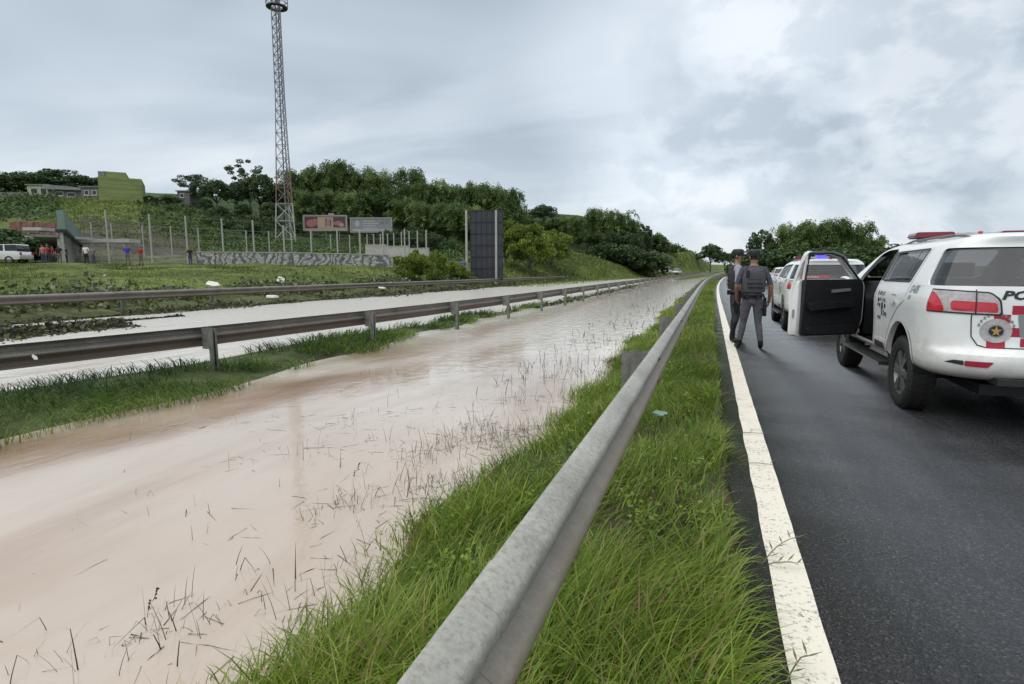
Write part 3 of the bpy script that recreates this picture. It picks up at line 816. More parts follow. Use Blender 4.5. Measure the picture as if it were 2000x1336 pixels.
P = [median(-1, 7, 430, 0.011), median(7, 16, 330, 0.016), median(16, 34, 200, 0.028)]
stuff('median_grass', P, WETM, 'wet green grass on the median combed flat by running flood water', 'grass')

# meadow tufts beyond the farthest rail, on the far slopes
MEADOWM = leaf_mat('meadow_grass', [(0.0, (0.045, 0.075, 0.014)), (0.4, (0.095, 0.14, 0.022)), (0.8, (0.15, 0.20, 0.035)), (1.0, (0.20, 0.19, 0.07))], 0.35, 0.6)
def tufts(n, cond, L0, L1, W, box, tb=0.45, ts=0.2):
    x = RNG.uniform(box[0], box[1], n); y = RNG.uniform(box[2], box[3], n)
    dd = x * FV.x + y * FV.y; rr = x * RV.x + y * RV.y
    px = 1000 + rr / np.maximum(dd, 1) * FPX
    k = cond(x, y, dd, px); x, y = x[k], y[k]; n = len(x)
    z = ground(x, y)
    return blades(x, y, z - 0.05, RNG.uniform(L0, L1, n), W * RNG.uniform(.6, 1.4, n), RNG.uniform(0.1, 0.7, n), RNG.uniform(0, 6.28, n), np.clip(tb + ts * clumpy(x, y, 0.1, 1.0) * 1.5 + RNG.normal(0, 0.15, n), 0, 1), droop=0.6)
P = [tufts(70000, lambda x, y, d, p: (d < 52) & (p > -150) & (p < 1000) & (x < -21.8), .08, .24, 0.035, (-62, -21, -2, 75), .45, .35),
     tufts(26000, lambda x, y, d, p: (d > 60) & (d < 120) & (p > 960) & (p < 1290) & (x - c_off(y) < -18.5), .3, .7, 0.10, (-60, -14, 40, 130), 0.62),
     tufts(16000, lambda x, y, d, p: (d > 84) & (d < 118) & (p > 100) & (p < 420), .3, .8, 0.14, (-130, -60, 40, 110), 0.6),
     tufts(14000, lambda x, y, d, p: (d > 100) & (d < 210) & (p > 1240) & (p < 1440) & (x - c_off(y) < -21), .5, 1.2, 0.25, (-60, 10, 90, 230), 0.5),
     tufts(9000, lambda x, y, d, p: (x - c_off(y) > 10), .15, .4, 0.06, (10, 40, 5, 160)),
     tufts(9000, lambda x, y, d, p: (x - c_off(y) < -15.5) & (d > 55), .2, .5, 0.08, (-22, -8, 50, 160))]
stuff('meadow_grass', P, MEADOWM, 'rough green meadow grass beyond the farthest guard rail and on the slopes', 'grass')

# weeds and rubbish washed up along the farthest rail
DEBRISM = leaf_mat('washed_up_weeds', [(0.0, (0.035, 0.032, 0.022)), (0.35, (0.075, 0.072, 0.045)), (0.6, (0.075, 0.105, 0.035)), (0.85, (0.14, 0.19, 0.05)), (1.0, (0.30, 0.29, 0.22))], 0.2, 0.6)
def drift(n, fx, ya, yb, spread, hgt, size, tb):
    y = RNG.uniform(ya, yb, n)
    amp = np.clip(0.25 + 0.9 * (np.sin(y * 0.55 + tb * 9) * 0.5 + np.sin(y * 1.7) * 0.3 + 0.35), 0, 1.3)
    x = fx + RNG.normal(0, 1, n) * spread * amp
    z0 = np.maximum(ground(x, y), water_z(x, y))
    z = z0 + np.abs(RNG.normal(0, 1, n)) * hgt * amp * np.exp(-((x - fx) / (spread * 1.2)) ** 2)
    return leafquads(np.stack([x, y, z], -1), RNG.uniform(0.5, 1.3, n) * size, np.clip(tb + RNG.normal(0, 0.22, n), 0, 1), 0.2)
P = [drift(5000, -20.0, 3, 34, 0.38, 0.16, 0.085, 0.45), drift(15000, -22.8, 4, 62, 1.0, 0.40, 0.12, 0.64), drift(2200, -17.8, 6, 15, 0.30, 0.11, 0.08, 0.38),
     drift(3000, -16.4, 6.5, 12, 0.4, 0.12, 0.08, 0.3), drift(4000, -19.6, 30, 80, 0.6, 0.18, 0.13, 0.35), drift(1500, -7.3, 24, 60, 0.25, 0.12, 0.09, 0.4)]
stuff('washed_up_weeds', P, DEBRISM, 'brown and green weeds heaped by the flood along the farthest guard rail', 'debris')

def undergrowth(n, box, cond, size, hgt, tb):
    x = RNG.uniform(box[0], box[1], n); y = RNG.uniform(box[2], box[3], n)
    dd = x * FV.x + y * FV.y; rr = x * RV.x + y * RV.y; px = 1000 + rr / np.maximum(dd, 1) * FPX
    cl = clumpy(x, y, 0.16, 2.0) + 0.6 * clumpy(x, y, 0.5, 5.0)
    k = cond(dd, px, x, y) & (RNG.uniform(0, 1, n) < 0.6 + 0.6 * cl); x, y, cl = x[k], y[k], cl[k]; n = len(x)
    z = ground(x, y) + np.abs(RNG.normal(0, 1, n)) * hgt * np.clip(0.5 + cl, 0.15, 1.6)
    return leafquads(np.stack([x, y, z], -1), RNG.uniform(.6, 1.3, n) * size, np.clip(tb + .18 * cl + RNG.normal(0, .18, n), 0, 1), 0.3)
UNDERM = leaf_mat('slope_undergrowth', [(0.0, (0.020, 0.042, 0.016)), (0.45, (0.050, 0.088, 0.024)), (0.8, (0.095, 0.145, 0.032)), (1.0, (0.16, 0.19, 0.06))], 0.3, 0.55)
P = [undergrowth(52000, (-165, -60, 20, 110), lambda d, p, x, y: (d > 92) & (d < 124) & (p > -60) & (p < 135), .30, .9, .40),
     undergrowth(42000, (-140, -40, 55, 135), lambda d, p, x, y: (d > 92) & (d < 128) & (p > 285) & (p < 560), .30, .9, .38),
     undergrowth(26000, (-140, -40, 45, 120), lambda d, p, x, y: (d > 84) & (d < 112) & (p > 130) & (p < 300), .20, .22, .56),
     undergrowth(60000, (-110, -25, 55, 135), lambda d, p, x, y: (d > 74) & (d < 116) & (p > 400) & (p < 960), .24, .45, .50),
     undergrowth(16000, (-90, -22, 30, 90), lambda d, p, x, y: (d > 56) & (d < 74) & (p > 840) & (p < 1010), .20, .4, .5),
     undergrowth(36000, (-60, -12, 60, 130), lambda d, p, x, y: (d > 76) & (d < 122) & (p > 990) & (p < 1262) & (x - c_off(y) < -19), .18, .2, .82),
     undergrowth(26000, (-60, 20, 90, 260), lambda d, p, x, y: (d > 120) & (d < 240) & (p > 1230) & (p < 1430) & (x - c_off(y) < -14), .4, .5, .75)]
stuff('slope_undergrowth', P, UNDERM, 'low scrub and weeds covering the slopes behind the court and road', 'undergrowth')

# ------------------------------------------------------------------ trees
BARK = pmat('bark', (0.10, 0.085, 0.065), (0.055, 0.047, 0.038), 6, 0.9, bump=0.4)
CULM = pmat('bamboo_culm', (0.13, 0.16, 0.05), (0.20, 0.19, 0.08), 3, 0.6)
DARKLEAF = leaf_mat('dark_leaves', [(0.0, (0.022, 0.044, 0.020)), (0.5, (0.052, 0.092, 0.034)), (0.85, (0.092, 0.145, 0.045)), (1.0, (0.13, 0.18, 0.058))], 0.25, 0.5)
MIDLEAF = leaf_mat('mid_leaves', [(0.0, (0.022, 0.046, 0.013)), (0.5, (0.046, 0.085, 0.020)), (0.85, (0.080, 0.135, 0.028)), (1.0, (0.115, 0.165, 0.04))], 0.3, 0.5)
BAMLEAF = leaf_mat('bamboo_leaves', [(0.0, (0.032, 0.065, 0.022)), (0.45, (0.080, 0.140, 0.036)), (0.8, (0.155, 0.225, 0.056)), (1.0, (0.25, 0.30, 0.10))], 0.42, 0.5)
LIMELEAF = leaf_mat('lime_leaves', [(0.0, (0.075, 0.115, 0.018)), (0.5, (0.14, 0.20, 0.028)), (1.0, (0.25, 0.31, 0.055))], 0.4, 0.5)
def elong(c, dirs, ln, wd, tint):
    """narrow leaves pointing along dirs"""
    n = len(c)
    d = dirs / np.linalg.norm(dirs, axis=1)[:, None]
    w = np.cross(d, RNG.normal(0, 1, (n, 3))); w /= np.linalg.norm(w, axis=1)[:, None]
    V = np.stack([c, c + d * (ln * .45)[:, None] + w * wd[:, None], c + d * ln[:, None], c + d * (ln * .45)[:, None] - w * wd[:, None]], 1).reshape(-1, 3)
    return V, (np.arange(n) * 4)[:, None] + np.arange(4)[None, :], np.zeros((0, 3), int), np.repeat(tint, 4)
def crown_mesh(name, parts, mat):
    v, q, t, c = merge(parts); me = fast_mesh(name, v, q, None, tint=c); me.materials.append(mat); return me
def proto_broad(h, r, mat, clumps=70, per=75, leaf=0.30, trunk=0.42, flat=0.75, gap=0.25):
    """trunk with forking limbs; leaves in uneven clumps about the limb ends"""
    tb = MB(); th = h * trunk
    lean = Vector((random.uniform(-.06, .06) * h, random.uniform(-.06, .06) * h, 0))
    top = lean + Vector((0, 0, th))
    tb.tube([(0, 0, -0.6), lean * 0.4 + Vector((0, 0, th * .5)), top], [h * .026, h * .020, h * .016], 7)
    cz = th + (h - th) * 0.45; ch = (h - th) * 0.55
    parts = []
    for i in range(clumps):
        a = random.uniform(0, 2 * math.pi); ph = math.asin(random.uniform(-0.55, 1)); rad = random.uniform(0.45, 1.0) ** 0.6
        wob = 1 + 0.28 * math.sin(3 * a + i % 3) + random.uniform(-.12, .12)
        c = Vector((math.cos(a) * math.cos(ph) * r * rad * wob, math.sin(a) * math.cos(ph) * r * rad * wob, cz + math.sin(ph) * ch * rad)) + lean
        if random.random() < gap * 0.5: continue
        if i % 6 == 0:
            mid = top.lerp(c, 0.5) + Vector((0, 0, -0.03 * h)); tb.tube([top - Vector((0, 0, th * .15)), mid, c], [h * .010, h * .007, h * .003], 5, cap=False)
        cr = r * random.uniform(0.16, 0.30)
        p = RNG.normal(0, 1, (per, 3)); p /= np.linalg.norm(p, axis=1)[:, None]; p *= (RNG.uniform(0.35, 1, per) ** 0.5)[:, None] * cr
        p[:, 2] *= flat
        shade = random.gauss(0, 0.13)
        parts.append(leafquads(np.array(c) + p, RNG.uniform(0.6, 1.25, per) * leaf, np.clip(0.5 + shade + RNG.normal(0, 0.17, per), 0, 1), 0.15, 0.55))
    tm = tb.mesh('trunk'); tm.materials.append(BARK); smooth(tm, 60)
    return tm, crown_mesh('crown', parts, mat)
def proto_bamboo(h, spread, mat, culms=46, per=95, leaf=0.72):
    """a clump of culms that rise, then arch over in feathery plumes"""
    tb = MB(); parts = []
    for i in range(culms):
        a = random.uniform(0, 2 * math.pi); b0 = random.uniform(0.1, 1.2)
        out = spread * random.uniform(0.15, 1.0); hh = h * random.uniform(0.55, 0.98) * (1 - 0.22 * out / spread)
        plume = i % 4 == 0
        if plume: hh = h * random.uniform(0.88, 1.02)
        pts = []
        for k in range(9):
            t = k / 8
            rr = b0 + out * t ** 2.4; zz = hh * (1.30 * t - 0.22 * t ** 4 - 0.26 * t ** 9)
            pts.append(Vector((math.cos(a) * rr, math.sin(a) * rr, zz - (0.5 if k == 0 else 0))))
        if i % 2 == 0: tb.tube(pts, [0.07, 0.065, 0.06, .055, .05, .04, .03, .02, .012], 5, cap=False)
        A = np.array(pts)
        outd = np.array([math.cos(a), math.sin(a), 0])
        t = 0.30 + 0.70 * RNG.uniform(0, 1, per) ** 0.8
        idx = np.minimum((t * 8).astype(int), 7); f = (t * 8 - idx)[:, None]
        c = A[idx] * (1 - f) + A[np.minimum(idx + 1, 8)] * f
        tan = A[np.minimum(idx + 1, 8)] - A[idx]; tan /= np.linalg.norm(tan, axis=1)[:, None]
        rad = h * (0.040 * np.sin(np.pi * np.clip((t - .2) / .85, 0, 1)) + 0.010)
        c = c + RNG.normal(0, 1, (per, 3)) * (rad * 0.75)[:, None]
        dr = tan * 0.55 + outd * 0.2 + np.array([0, 0, -0.55]) + RNG.normal(0, 0.28, (per, 3))
        sh = random.gauss(0, 0.17)
        parts.append(elong(c, dr, RNG.uniform(.6, 1.3, per) * leaf, RNG.uniform(.6, 1.3, per) * leaf * 0.17, np.clip(0.5 + sh + RNG.normal(0, 0.13, per), 0, 1)))
    tm = tb.mesh('culm'); tm.materials.append(CULM); smooth(tm, 60)
    return tm, crown_mesh('crown', parts, mat)
PROTO = {
    'bam0': proto_bamboo(16, 5.8, BAMLEAF, 92, 170), 'bam1': proto_bamboo(15, 6.8, BAMLEAF, 92, 170), 'bam2': proto_bamboo(17, 5.0, BAMLEAF, 84, 170),
    'dark0': proto_broad(13, 5.2, DARKLEAF, 85, 95, .34), 'dark1': proto_broad(12, 5.8, DARKLEAF, 78, 95, .34), 'dark2': proto_broad(15, 4.6, DARKLEAF, 80, 95, .32),
    'flat0': proto_broad(12, 6.0, DARKLEAF, 40, 80, .30, 0.55, 0.4, 0.5), 'flat1': proto_broad(14, 5.2, DARKLEAF, 34, 80, .30, 0.6, 0.4, 0.5),
    'mid0': proto_broad(11, 4.6, MIDLEAF, 80, 95, .30), 'mid1': proto_broad(10, 5.0, MIDLEAF, 74, 95, .30),
    'lime0': proto_broad(7, 3.4, LIMELEAF, 90, 95, .22, 0.2), 'lime1': proto_broad(5, 3.0, LIMELEAF, 70, 95, .20, 0.15),
    'shrub0': proto_broad(4.5, 3.2, MIDLEAF, 60, 85, .22, 0.12), 'shrub1': proto_broad(4.0, 3.4, DARKLEAF, 60, 85, .22, 0.12),
}
NTH = ['first', 'second', 'third', 'fourth', 'fifth', 'sixth', 'seventh', 'eighth', 'ninth', 'tenth', 'eleventh', 'twelfth', 'thirteenth', 'fourteenth', 'fifteenth', 'sixteenth']
COUNT = {}
def nth(k):
    COUNT[k] = COUNT.get(k, -1) + 1; return NTH[COUNT[k]]
def tree(name, kind, px, d, top, label, cat='tree', group=None, sx=1.0, base=None, sink=0.3):
    """a tree standing on the ground d metres ahead whose top reaches the row `top` of the picture"""
    P0 = at_d(px, 527, d); g = gz(P0.x, P0.y) if base is None else base
    H = at_d(px, top, d).z - g
    tm, cm = PROTO[kind]
    h0 = max(v.co.z for v in cm.vertices) if (kind not in HCACHE) else HCACHE[kind]
    HCACHE[kind] = h0
    s = H / h0
    o = empty(name, (P0.x, P0.y, g - sink), random.uniform(0, 6.28))
    w = sx * s
    o.scale = (w, w, s * (1 + sink / max(H, 1)))
    link('trunk' if 'bam' not in kind else 'culm', tm, o); link('crown', cm, o)
    tag(o, label, cat, group)
    return o
HCACHE = {}
# the dense wood on the ridge, left to right: outline kept by the tall ones
GW = 'tall bamboo of the dense wood behind the billboards'
for px, d, top, kind, sx in [(398,128,352,'dark2',1.0),(432,122,348,'dark0',1.0),(470,126,352,'dark1',.95),(515,128,336,'dark0',1.0),
        (385,132,338,'flat0',1.0),(497,140,312,'flat1',.8)]:
    lab = {385: 'spreading dark tree at the left end of the wooded ridge', 497: 'thin flat-topped tree rising above the wood left of the lattice tower'}.get(px) or nth('dt') + ' dark round-headed tree from the left in the wood left of the tower'
    tree('dark_tree', kind, px, d, top, lab, 'tree', None if px in (385, 497) else 'dark trees left of the tower', sx)
for px, d, top, kind, sx in [(590,135,326,'bam1',.9),(628,138,312,'bam0',.9),(668,136,306,'bam2',1.0),(712,138,318,'bam0',.9),(748,136,330,'bam1',.9),
        (805,136,322,'bam2',.95),(842,132,345,'bam1',.85),(880,134,350,'bam0',.9),(920,132,352,'bam1',.9),(958,130,346,'bam0',.85),(996,126,362,'bam2',1.0)]:
    tree('bamboo_clump', kind, px, d, top, nth('bam') + ' tall arching bamboo from the left along the ridge behind the billboards', 'bamboo', GW, sx)
for px, d, top, kind, sx in sorted([(560,128,352,'mid0',1),(610,122,368,'bam1',1.1),(650,124,360,'bam0',1.1),(700,122,372,'bam1',1.1),(745,124,366,'mid1',1.1),(790,120,378,'bam0',1.2),(830,118,392,'bam1',1.1),(868,116,386,'bam0',1.1),(905,114,396,'bam1',1.1),(945,110,402,'bam0',1.1),(985,108,405,'mid1',1.1),
        (535,118,392,'dark1',1),(480,116,395,'dark0',1.1),(440,114,400,'dark1',1.1),(410,116,385,'dark0',1.0)]):
    tree('wood_tree', kind, px, d, top, nth('ft') + ' lower tree from the left at the front edge of the ridge wood', 'tree', 'trees at the front of the wood', sx)
for px, d, top, kind in sorted([(372,112,415,'shrub1'),(340,112,402,'shrub0'),(410,108,425,'shrub0'),(450,108,430,'shrub1'),(500,108,432,'shrub1'),(320,116,392,'shrub1'),
        (590,116,432,'shrub1'),(760,112,446,'shrub1'),(810,108,440,'shrub0'),(845,104,452,'shrub1'),(875,98,470,'shrub1'),(895,90,482,'shrub0')]):
    tree('shrub', kind, px, d, top, nth('sh') + ' shrub from the left along the foot of the ridge wood', 'shrub', 'shrubs at the foot of the wood')
# the trees on the crest at the left
for k_, (px, d, top, kind, sx) in enumerate([(-14,150,334,'dark0',1.5),(18,152,346,'dark1',1.5),(48,150,338,'flat0',1.6),(80,150,334,'dark1',1.5),(112,148,330,'dark0',1.5),(142,146,332,'flat0',1.6),(172,146,338,'dark1',1.4),(196,150,346,'flat1',1.5)]):
    tree('ridge_tree', kind, px, d, top, NTH[k_] + ' dark tree from the left edge along the crest above the houses', 'tree', 'trees on the crest above the houses', sx, base=17.0)
for px, d, top, kind, sx in sorted([(-10,112,392,'shrub1',1.3),(20,110,390,'shrub0',1.4),(60,108,392,'shrub0',1.4),(95,106,395,'shrub1',1.4),(125,104,402,'shrub0',1.2),(305,118,381,'shrub1',1.2),(345,122,380,'shrub0',1.4),(10,63,440,'shrub1',1.3),(-20,56,448,'shrub1',1.5),(34,58,462,'shrub0',1.2),
        (142,100,412,'shrub1',1.0)]):
    lab = {10: 'dark bush under the red clay bank at the left edge', -20: 'bush cut by the left edge of the picture beside the white car', 34: 'round bush above the white car at the left edge'}.get(px) or nth('ls') + ' leafy shrub from the left on the slope below the hilltop houses'
    tree('shrub', kind, px, d, top, lab, 'shrub', 'shrubs below the hilltop houses' if 'leafy' in lab else None, sx)
# right of the sign: lime bushes, a second wood, the far hill
tree('lime_tree', 'lime0', 1030, 76, 432, 'bright lime-green leafy tree just right of the dark sign board', 'tree', sx=0.85)
tree('lime_tree', 'lime1', 1078, 86, 446, 'smaller lime-green bush at the right flank of the bright tree', 'shrub', sx=0.95)
tree('lime_tree', 'lime0', 985, 78, 425, 'lime-green tree half hidden behind the dark sign board', 'tree', sx=0.8)
tree('lime_shrub', 'lime1', 812, 46, 486, 'yellow-green bush at the right end of the graffiti wall', 'shrub', sx=0.95)
tree('lime_shrub', 'lime1', 852, 50, 487, 'slim yellow-green bush beside the bush at the graffiti wall', 'shrub', sx=0.6)
tree('lime_shrub', 'lime1', 885, 54, 510, 'low yellow-green bush at the foot of the dark sign board', 'shrub', sx=1.3)
tree('dark_tree', 'dark1', 1062, 150, 397, 'dark round tree between the two woods on the skyline', 'tree', sx=1.2)
for px, d, top, kind, sx, lab in [(1018,136,420,'mid1',1.1,'green tree behind the lime trees, first left of the skyline gap'),(1050,140,428,'dark0',1.2,'dark tree under the round skyline tree'),(1085,138,424,'mid0',1.2,'green tree right below the round skyline tree'),(1110,136,420,'bam1',1.0,'bamboo at the left end of the right-hand wood'),(1040,118,452,'mid0',1.2,'lower green tree behind the bright lime tree'),(1075,116,456,'mid1',1.2,'lower green tree above the bright grass slope')]:
    tree('wood_tree', kind, px, d, top, lab, 'tree', None, sx)
for px, d, top, kind, sx in [(1125,132,416,'bam0',.9),(1160,130,402,'bam2',.95),(1198,130,406,'bam1',.95),(1232,130,424,'bam2',.85)]:
    tree('bamboo_clump', kind, px, d, top, nth('rb') + ' bamboo counted from the left in the wood right of the lime bushes', 'bamboo', 'bamboo of the right-hand wood', sx)
tree('slim_tree', 'dark2', 1258, 132, 436, 'slim dark tree with a pointed head right of the bamboo wood', 'tree', sx=.62)
tree('slim_tree', 'dark0', 1284, 136, 452, 'small dark tree leaning out at the right end of the wood', 'tree', sx=.8)
for px, d, top, kind, sx in sorted([(1190,122,470,'shrub1',1.3),(1218,122,476,'shrub1',1.3),(1244,122,482,'shrub1',1.2),(1264,124,490,'shrub1',1.3),(1145,126,450,'mid1',1.1),(1190,126,446,'dark1',1.1),(1230,126,452,'dark0',1.0)]):
    tree('shrub', kind, px, d, top, nth('rs') + ' dark shrub from the left along the foot of the right-hand wood', 'shrub', 'shrubs below the right-hand wood', sx)
for px, d, top, kind, sx in sorted([(1312,165,474,'shrub0',1.3),(1338,185,486,'shrub0',1.3),(1292,150,480,'lime1',1.2)]):
    tree('shrub', kind, px, d, top, nth('fs') + ' green shrub from the left on the far slope beside the vanishing road', 'shrub', 'shrubs on the far slope', sx)
tree('far_tree', 'dark0', 1387, 190, 474, 'dark far tree on the skyline left of the two officers', 'tree')
tree('far_tree', 'dark1', 1415, 210, 490, 'lower far tree right beside the officers on the skyline', 'tree')
tree('far_tree', 'dark0', 1440, 200, 486, 'far tree on the skyline behind the capped officer', 'tree')
# the big clump behind the cars
for px, d, top, kind, sx, lab in [(1487,78,446,'dark2',.75,'narrow tree at the left of the clump beyond the police cars'),(1540,76,432,'bam1',.85,'bamboo left of the middle of the clump beyond the police cars'),
        (1580,74,418,'bam0',.9,'tallest left bamboo in the clump beyond the police cars'),(1625,74,420,'bam2',.95,'bamboo at the middle of the clump beyond the police cars'),(1665,74,424,'bam0',.9,'bamboo right of the middle beyond the police cars'),
        (1700,72,456,'bam1',.8,'drooping bamboo at the right end beyond the police cars')]:
    tree('bamboo_clump' if 'bam' in kind else 'dark_tree', kind, px, d, top, lab, 'bamboo' if 'bam' in kind else 'tree', None, sx)
for px, d, top, kind, sx in [(1470,70,492,'shrub1',1),(1510,68,486,'shrub0',1.3),(1555,66,478,'shrub1',1.5),(1600,66,474,'shrub0',1.5),(1650,66,472,'shrub1',1.5),(1690,64,480,'shrub0',1.3),(1740,64,492,'shrub1',1.3),(1800,64,495,'shrub0',1.3)]:
    tree('shrub', kind, px, d, top, nth('ps') + ' shrub from the left at the foot of the clump beyond the cars', 'shrub', 'shrubs beyond the police cars', sx)
# ------------------------------------------------------------------ the police SUV
# local axes: x right, y forward, z up; origin on the ground under the rear axle
WHITE = pmat('white_car_paint', (0.80, 0.82, 0.82), (0.74, 0.75, 0.74), 2.2, 0.24, 0.34, coat=0.5, detail=6)
def spray():
    """brown road spray thrown over the lower panels"""
    nt = WHITE.node_tree; N, L = nt.nodes, nt.links; b = N['Principled BSDF']
    src = b.inputs['Base Color'].links[0].from_socket
    tc = N.new('ShaderNodeTexCoord'); sp = N.new('ShaderNodeSeparateXYZ'); L.new(tc.outputs['Object'], sp.inputs[0])
    n = N.new('ShaderNodeTexNoise'); n.inputs['Scale'].default_value = 7; n.inputs['Detail'].default_value = 9; n.inputs['Roughness'].default_value = 0.7; L.new(tc.outputs['Object'], n.inputs[0])
    ad = N.new('ShaderNodeMath'); ad.operation = 'MULTIPLY_ADD'; L.new(n.outputs[0], ad.inputs[0]); ad.inputs[1].default_value = -0.75; L.new(sp.outputs[2], ad.inputs[2])
    mr_ = N.new('ShaderNodeMapRange'); L.new(ad.outputs[0], mr_.inputs[0]); mr_.inputs[1].default_value = 0.50; mr_.inputs[2].default_value = 0.10; mr_.inputs[3].default_value = 0.0; mr_.inputs[4].default_value = 0.55
    mx = N.new('ShaderNodeMix'); mx.data_type = 'RGBA'; L.new(mr_.outputs[0], mx.inputs[0]); L.new(src, mx.inputs[6]); mx.inputs[7].default_value = (0.36, 0.31, 0.25, 1)
    L.new(mx.outputs[2], b.inputs['Base Color'])
spray()
BLACKP = pmat('black_plastic', (0.014, 0.014, 0.015), (0.024, 0.024, 0.024), 20, 0.5)
TRIMM = pmat('black_door_trim', (0.010, 0.011, 0.013), (0.018, 0.018, 0.02), 12, 0.42, bump=0.15, bscale=200)
TYREM = pmat('tyre_rubber', (0.010, 0.010, 0.010), (0.018, 0.017, 0.016), 8, 0.7, bump=0.3, bscale=60)
RIMM = pmat('grey_alloy', (0.21, 0.21, 0.215), (0.13, 0.13, 0.13), 10, 0.34, metal=0.5)
RIMD = pmat('dark_rim', (0.02, 0.02, 0.021), rough=0.5, metal=0.3)
REDL = pmat('red_lens', (0.42, 0.012, 0.025), (0.55, 0.03, 0.05), 14, 0.10, coat=0.6, emit=(0.8, 0.03, 0.05), estr=0.01)
REDG = pmat('glowing_red_lens', (0.42, 0.03, 0.045), rough=0.12, emit=(1.0, 0.06, 0.08), estr=0.05)
CLEARL = pmat('clear_lens', (0.50, 0.47, 0.47), (0.36, 0.33, 0.34), 20, 0.08, coat=0.6)
REDPAINT = pmat('red_vinyl', (0.38, 0.018, 0.045), (0.33, 0.016, 0.04), 4, 0.3)
INK = pmat('black_vinyl', (0.022, 0.022, 0.024), rough=0.35)
GREYINK = pmat('grey_vinyl', (0.22, 0.23, 0.24), rough=0.35)
GOLD = pmat('gold_star', (0.40, 0.27, 0.07), rough=0.4)
SEATM = pmat('seat_cloth', (0.035, 0.036, 0.04), (0.05, 0.05, 0.055), 30, 0.9)
SILVER = pmat('silver_trim', (0.42, 0.42, 0.42), rough=0.3, metal=0.6)
MIRRORM = pmat('mirror_glass', (0.75, 0.78, 0.80), rough=0.03, metal=1.0)
BLUEL = pmat('lit_blue_lens', (0.05, 0.05, 0.6), rough=0.15, emit=(0.06, 0.05, 1.0), estr=1.6)
REDBAR = pmat('red_lightbar_lens', (0.16, 0.006, 0.018), rough=0.12, coat=0.5)
def glass_material(name='tinted_car_glass', alpha=0.5):
    m, nt, N, L, b = new_mat(name)
    b.inputs['Base Color'].default_value = (0.035, 0.042, 0.048, 1); b.inputs['Roughness'].default_value = 0.03
    b.inputs['Alpha'].default_value = alpha; b.inputs['Specular IOR Level'].default_value = 0.9
    return m
GLASS = glass_material(); CLEARG = glass_material('clear_car_glass', 0.12); SIDEG = glass_material('light_car_glass', 0.3)
LEVELS = [  # z, half width, rear y, front y, squareness
    (0.27, 0.78, -0.86, 3.62, 5.0), (0.33, 0.865, -0.97, 3.75, 5.2), (0.42, 0.915, -1.035, 3.80, 5.4), (0.52, 0.935, -1.065, 3.83, 5.4),
    (0.60, 0.938, -1.072, 3.84, 5.4), (0.655, 0.938, -1.060, 3.84, 5.4), (0.685, 0.938, -1.015, 3.83, 5.6), (0.72, 0.94, -0.985, 3.82, 5.8), (0.82, 0.944, -0.972, 3.80, 6.0), (0.92, 0.953, -0.968, 3.77, 6.0),
    (1.00, 0.957, -0.965, 3.72, 6.0), (1.05, 0.950, -0.962, 3.66, 6.0), (1.10, 0.932, -0.955, 3.50, 6.0), (1.145, 0.912, -0.945, 3.18, 6.0), (1.18, 0.898, -0.935, 2.92, 6.0),
    (1.22, 0.885, -0.92, 2.80, 6.0), (1.32, 0.852, -0.885, 2.56, 6.0), (1.44, 0.812, -0.845, 2.30, 6.0), (1.54, 0.778, -0.81, 2.10, 6.0), (1.62, 0.742, -0.785, 1.93, 6.0),
    (1.675, 0.705, -0.79, 1.79, 5.6), (1.715, 0.655, -0.80, 1.64, 5.2), (1.745, 0.585, -0.74, 1.46, 4.8), (1.765, 0.47, -0.60, 1.22, 4.4), (1.777, 0.28, -0.36, 0.85, 4.0), (1.780, 0.10, 0.0, 0.4, 3.0)]
def dense_levels(k=2):
    A = np.array(LEVELS); n = len(A); out = []
    for i in range(n - 1):
        p0, p1, p2, p3 = A[max(i - 1, 0)], A[i], A[i + 1], A[min(i + 2, n - 1)]
        for j in range(k):
            t = j / k
            c = 0.5 * ((2 * p1) + (p2 - p0) * t + (2 * p0 - 5 * p1 + 4 * p2 - p3) * t * t + (3 * p1 - p0 - 3 * p2 + p3) * t ** 3)
            if k == 2 and t == 0.5:
                lin = (p1 + p2) / 2; c = 0.5 * c + 0.5 * lin
            out.append(c)
    out.append(A[-1]); return out
def shell_mesh(off=0.0, na=34, nb=90, name='shell', k=2):
    """closed body volume, moved inwards by off"""
    V = []; F = []; rings = 0; per = 2 * (na + nb)
    lv = dense_levels(k)
    for z, w, yr, yf, n in lv:
        w -= off; yr += off; yf -= off
        if z > 1.5: z = z - off
        if z < 0.3: z = z + off
        cy, l = (yr + yf) / 2, (yf - yr) / 2
        w = max(w, 0.03); l = max(l, 0.03)
        pts = []
        for i in range(nb): pts.append((-1, 1 - 2 * i / nb))          # left side, front to rear
        for i in range(na): pts.append((-1 + 2 * i / na, -1))         # rear
        for i in range(nb): pts.append((1, -1 + 2 * i / nb))
        for i in range(na): pts.append((1 - 2 * i / na, 1))
        for u, v in pts:
            # corners are tighter lengthways than across
            s = 1.0 / (abs(u) ** n + abs(v) ** (n * 2.0)) ** (1.0 / (n * 1.45))
            V.append((u * w * s if abs(u) * s < 1 else math.copysign(w, u), cy + v * l * (s if abs(v) * s < 1 else 1 / abs(v)), z))
        rings += 1
    for r in range(rings - 1):
        for k_ in range(per):
            F.append((r * per + k_, r * per + (k_ + 1) % per, (r + 1) * per + (k_ + 1) % per, (r + 1) * per + k_))
    F.append(tuple(range(per))[::-1]); F.append(tuple((rings - 1) * per + k_ for k_ in range(per)))
    return MB().add(V, F).mesh(name)
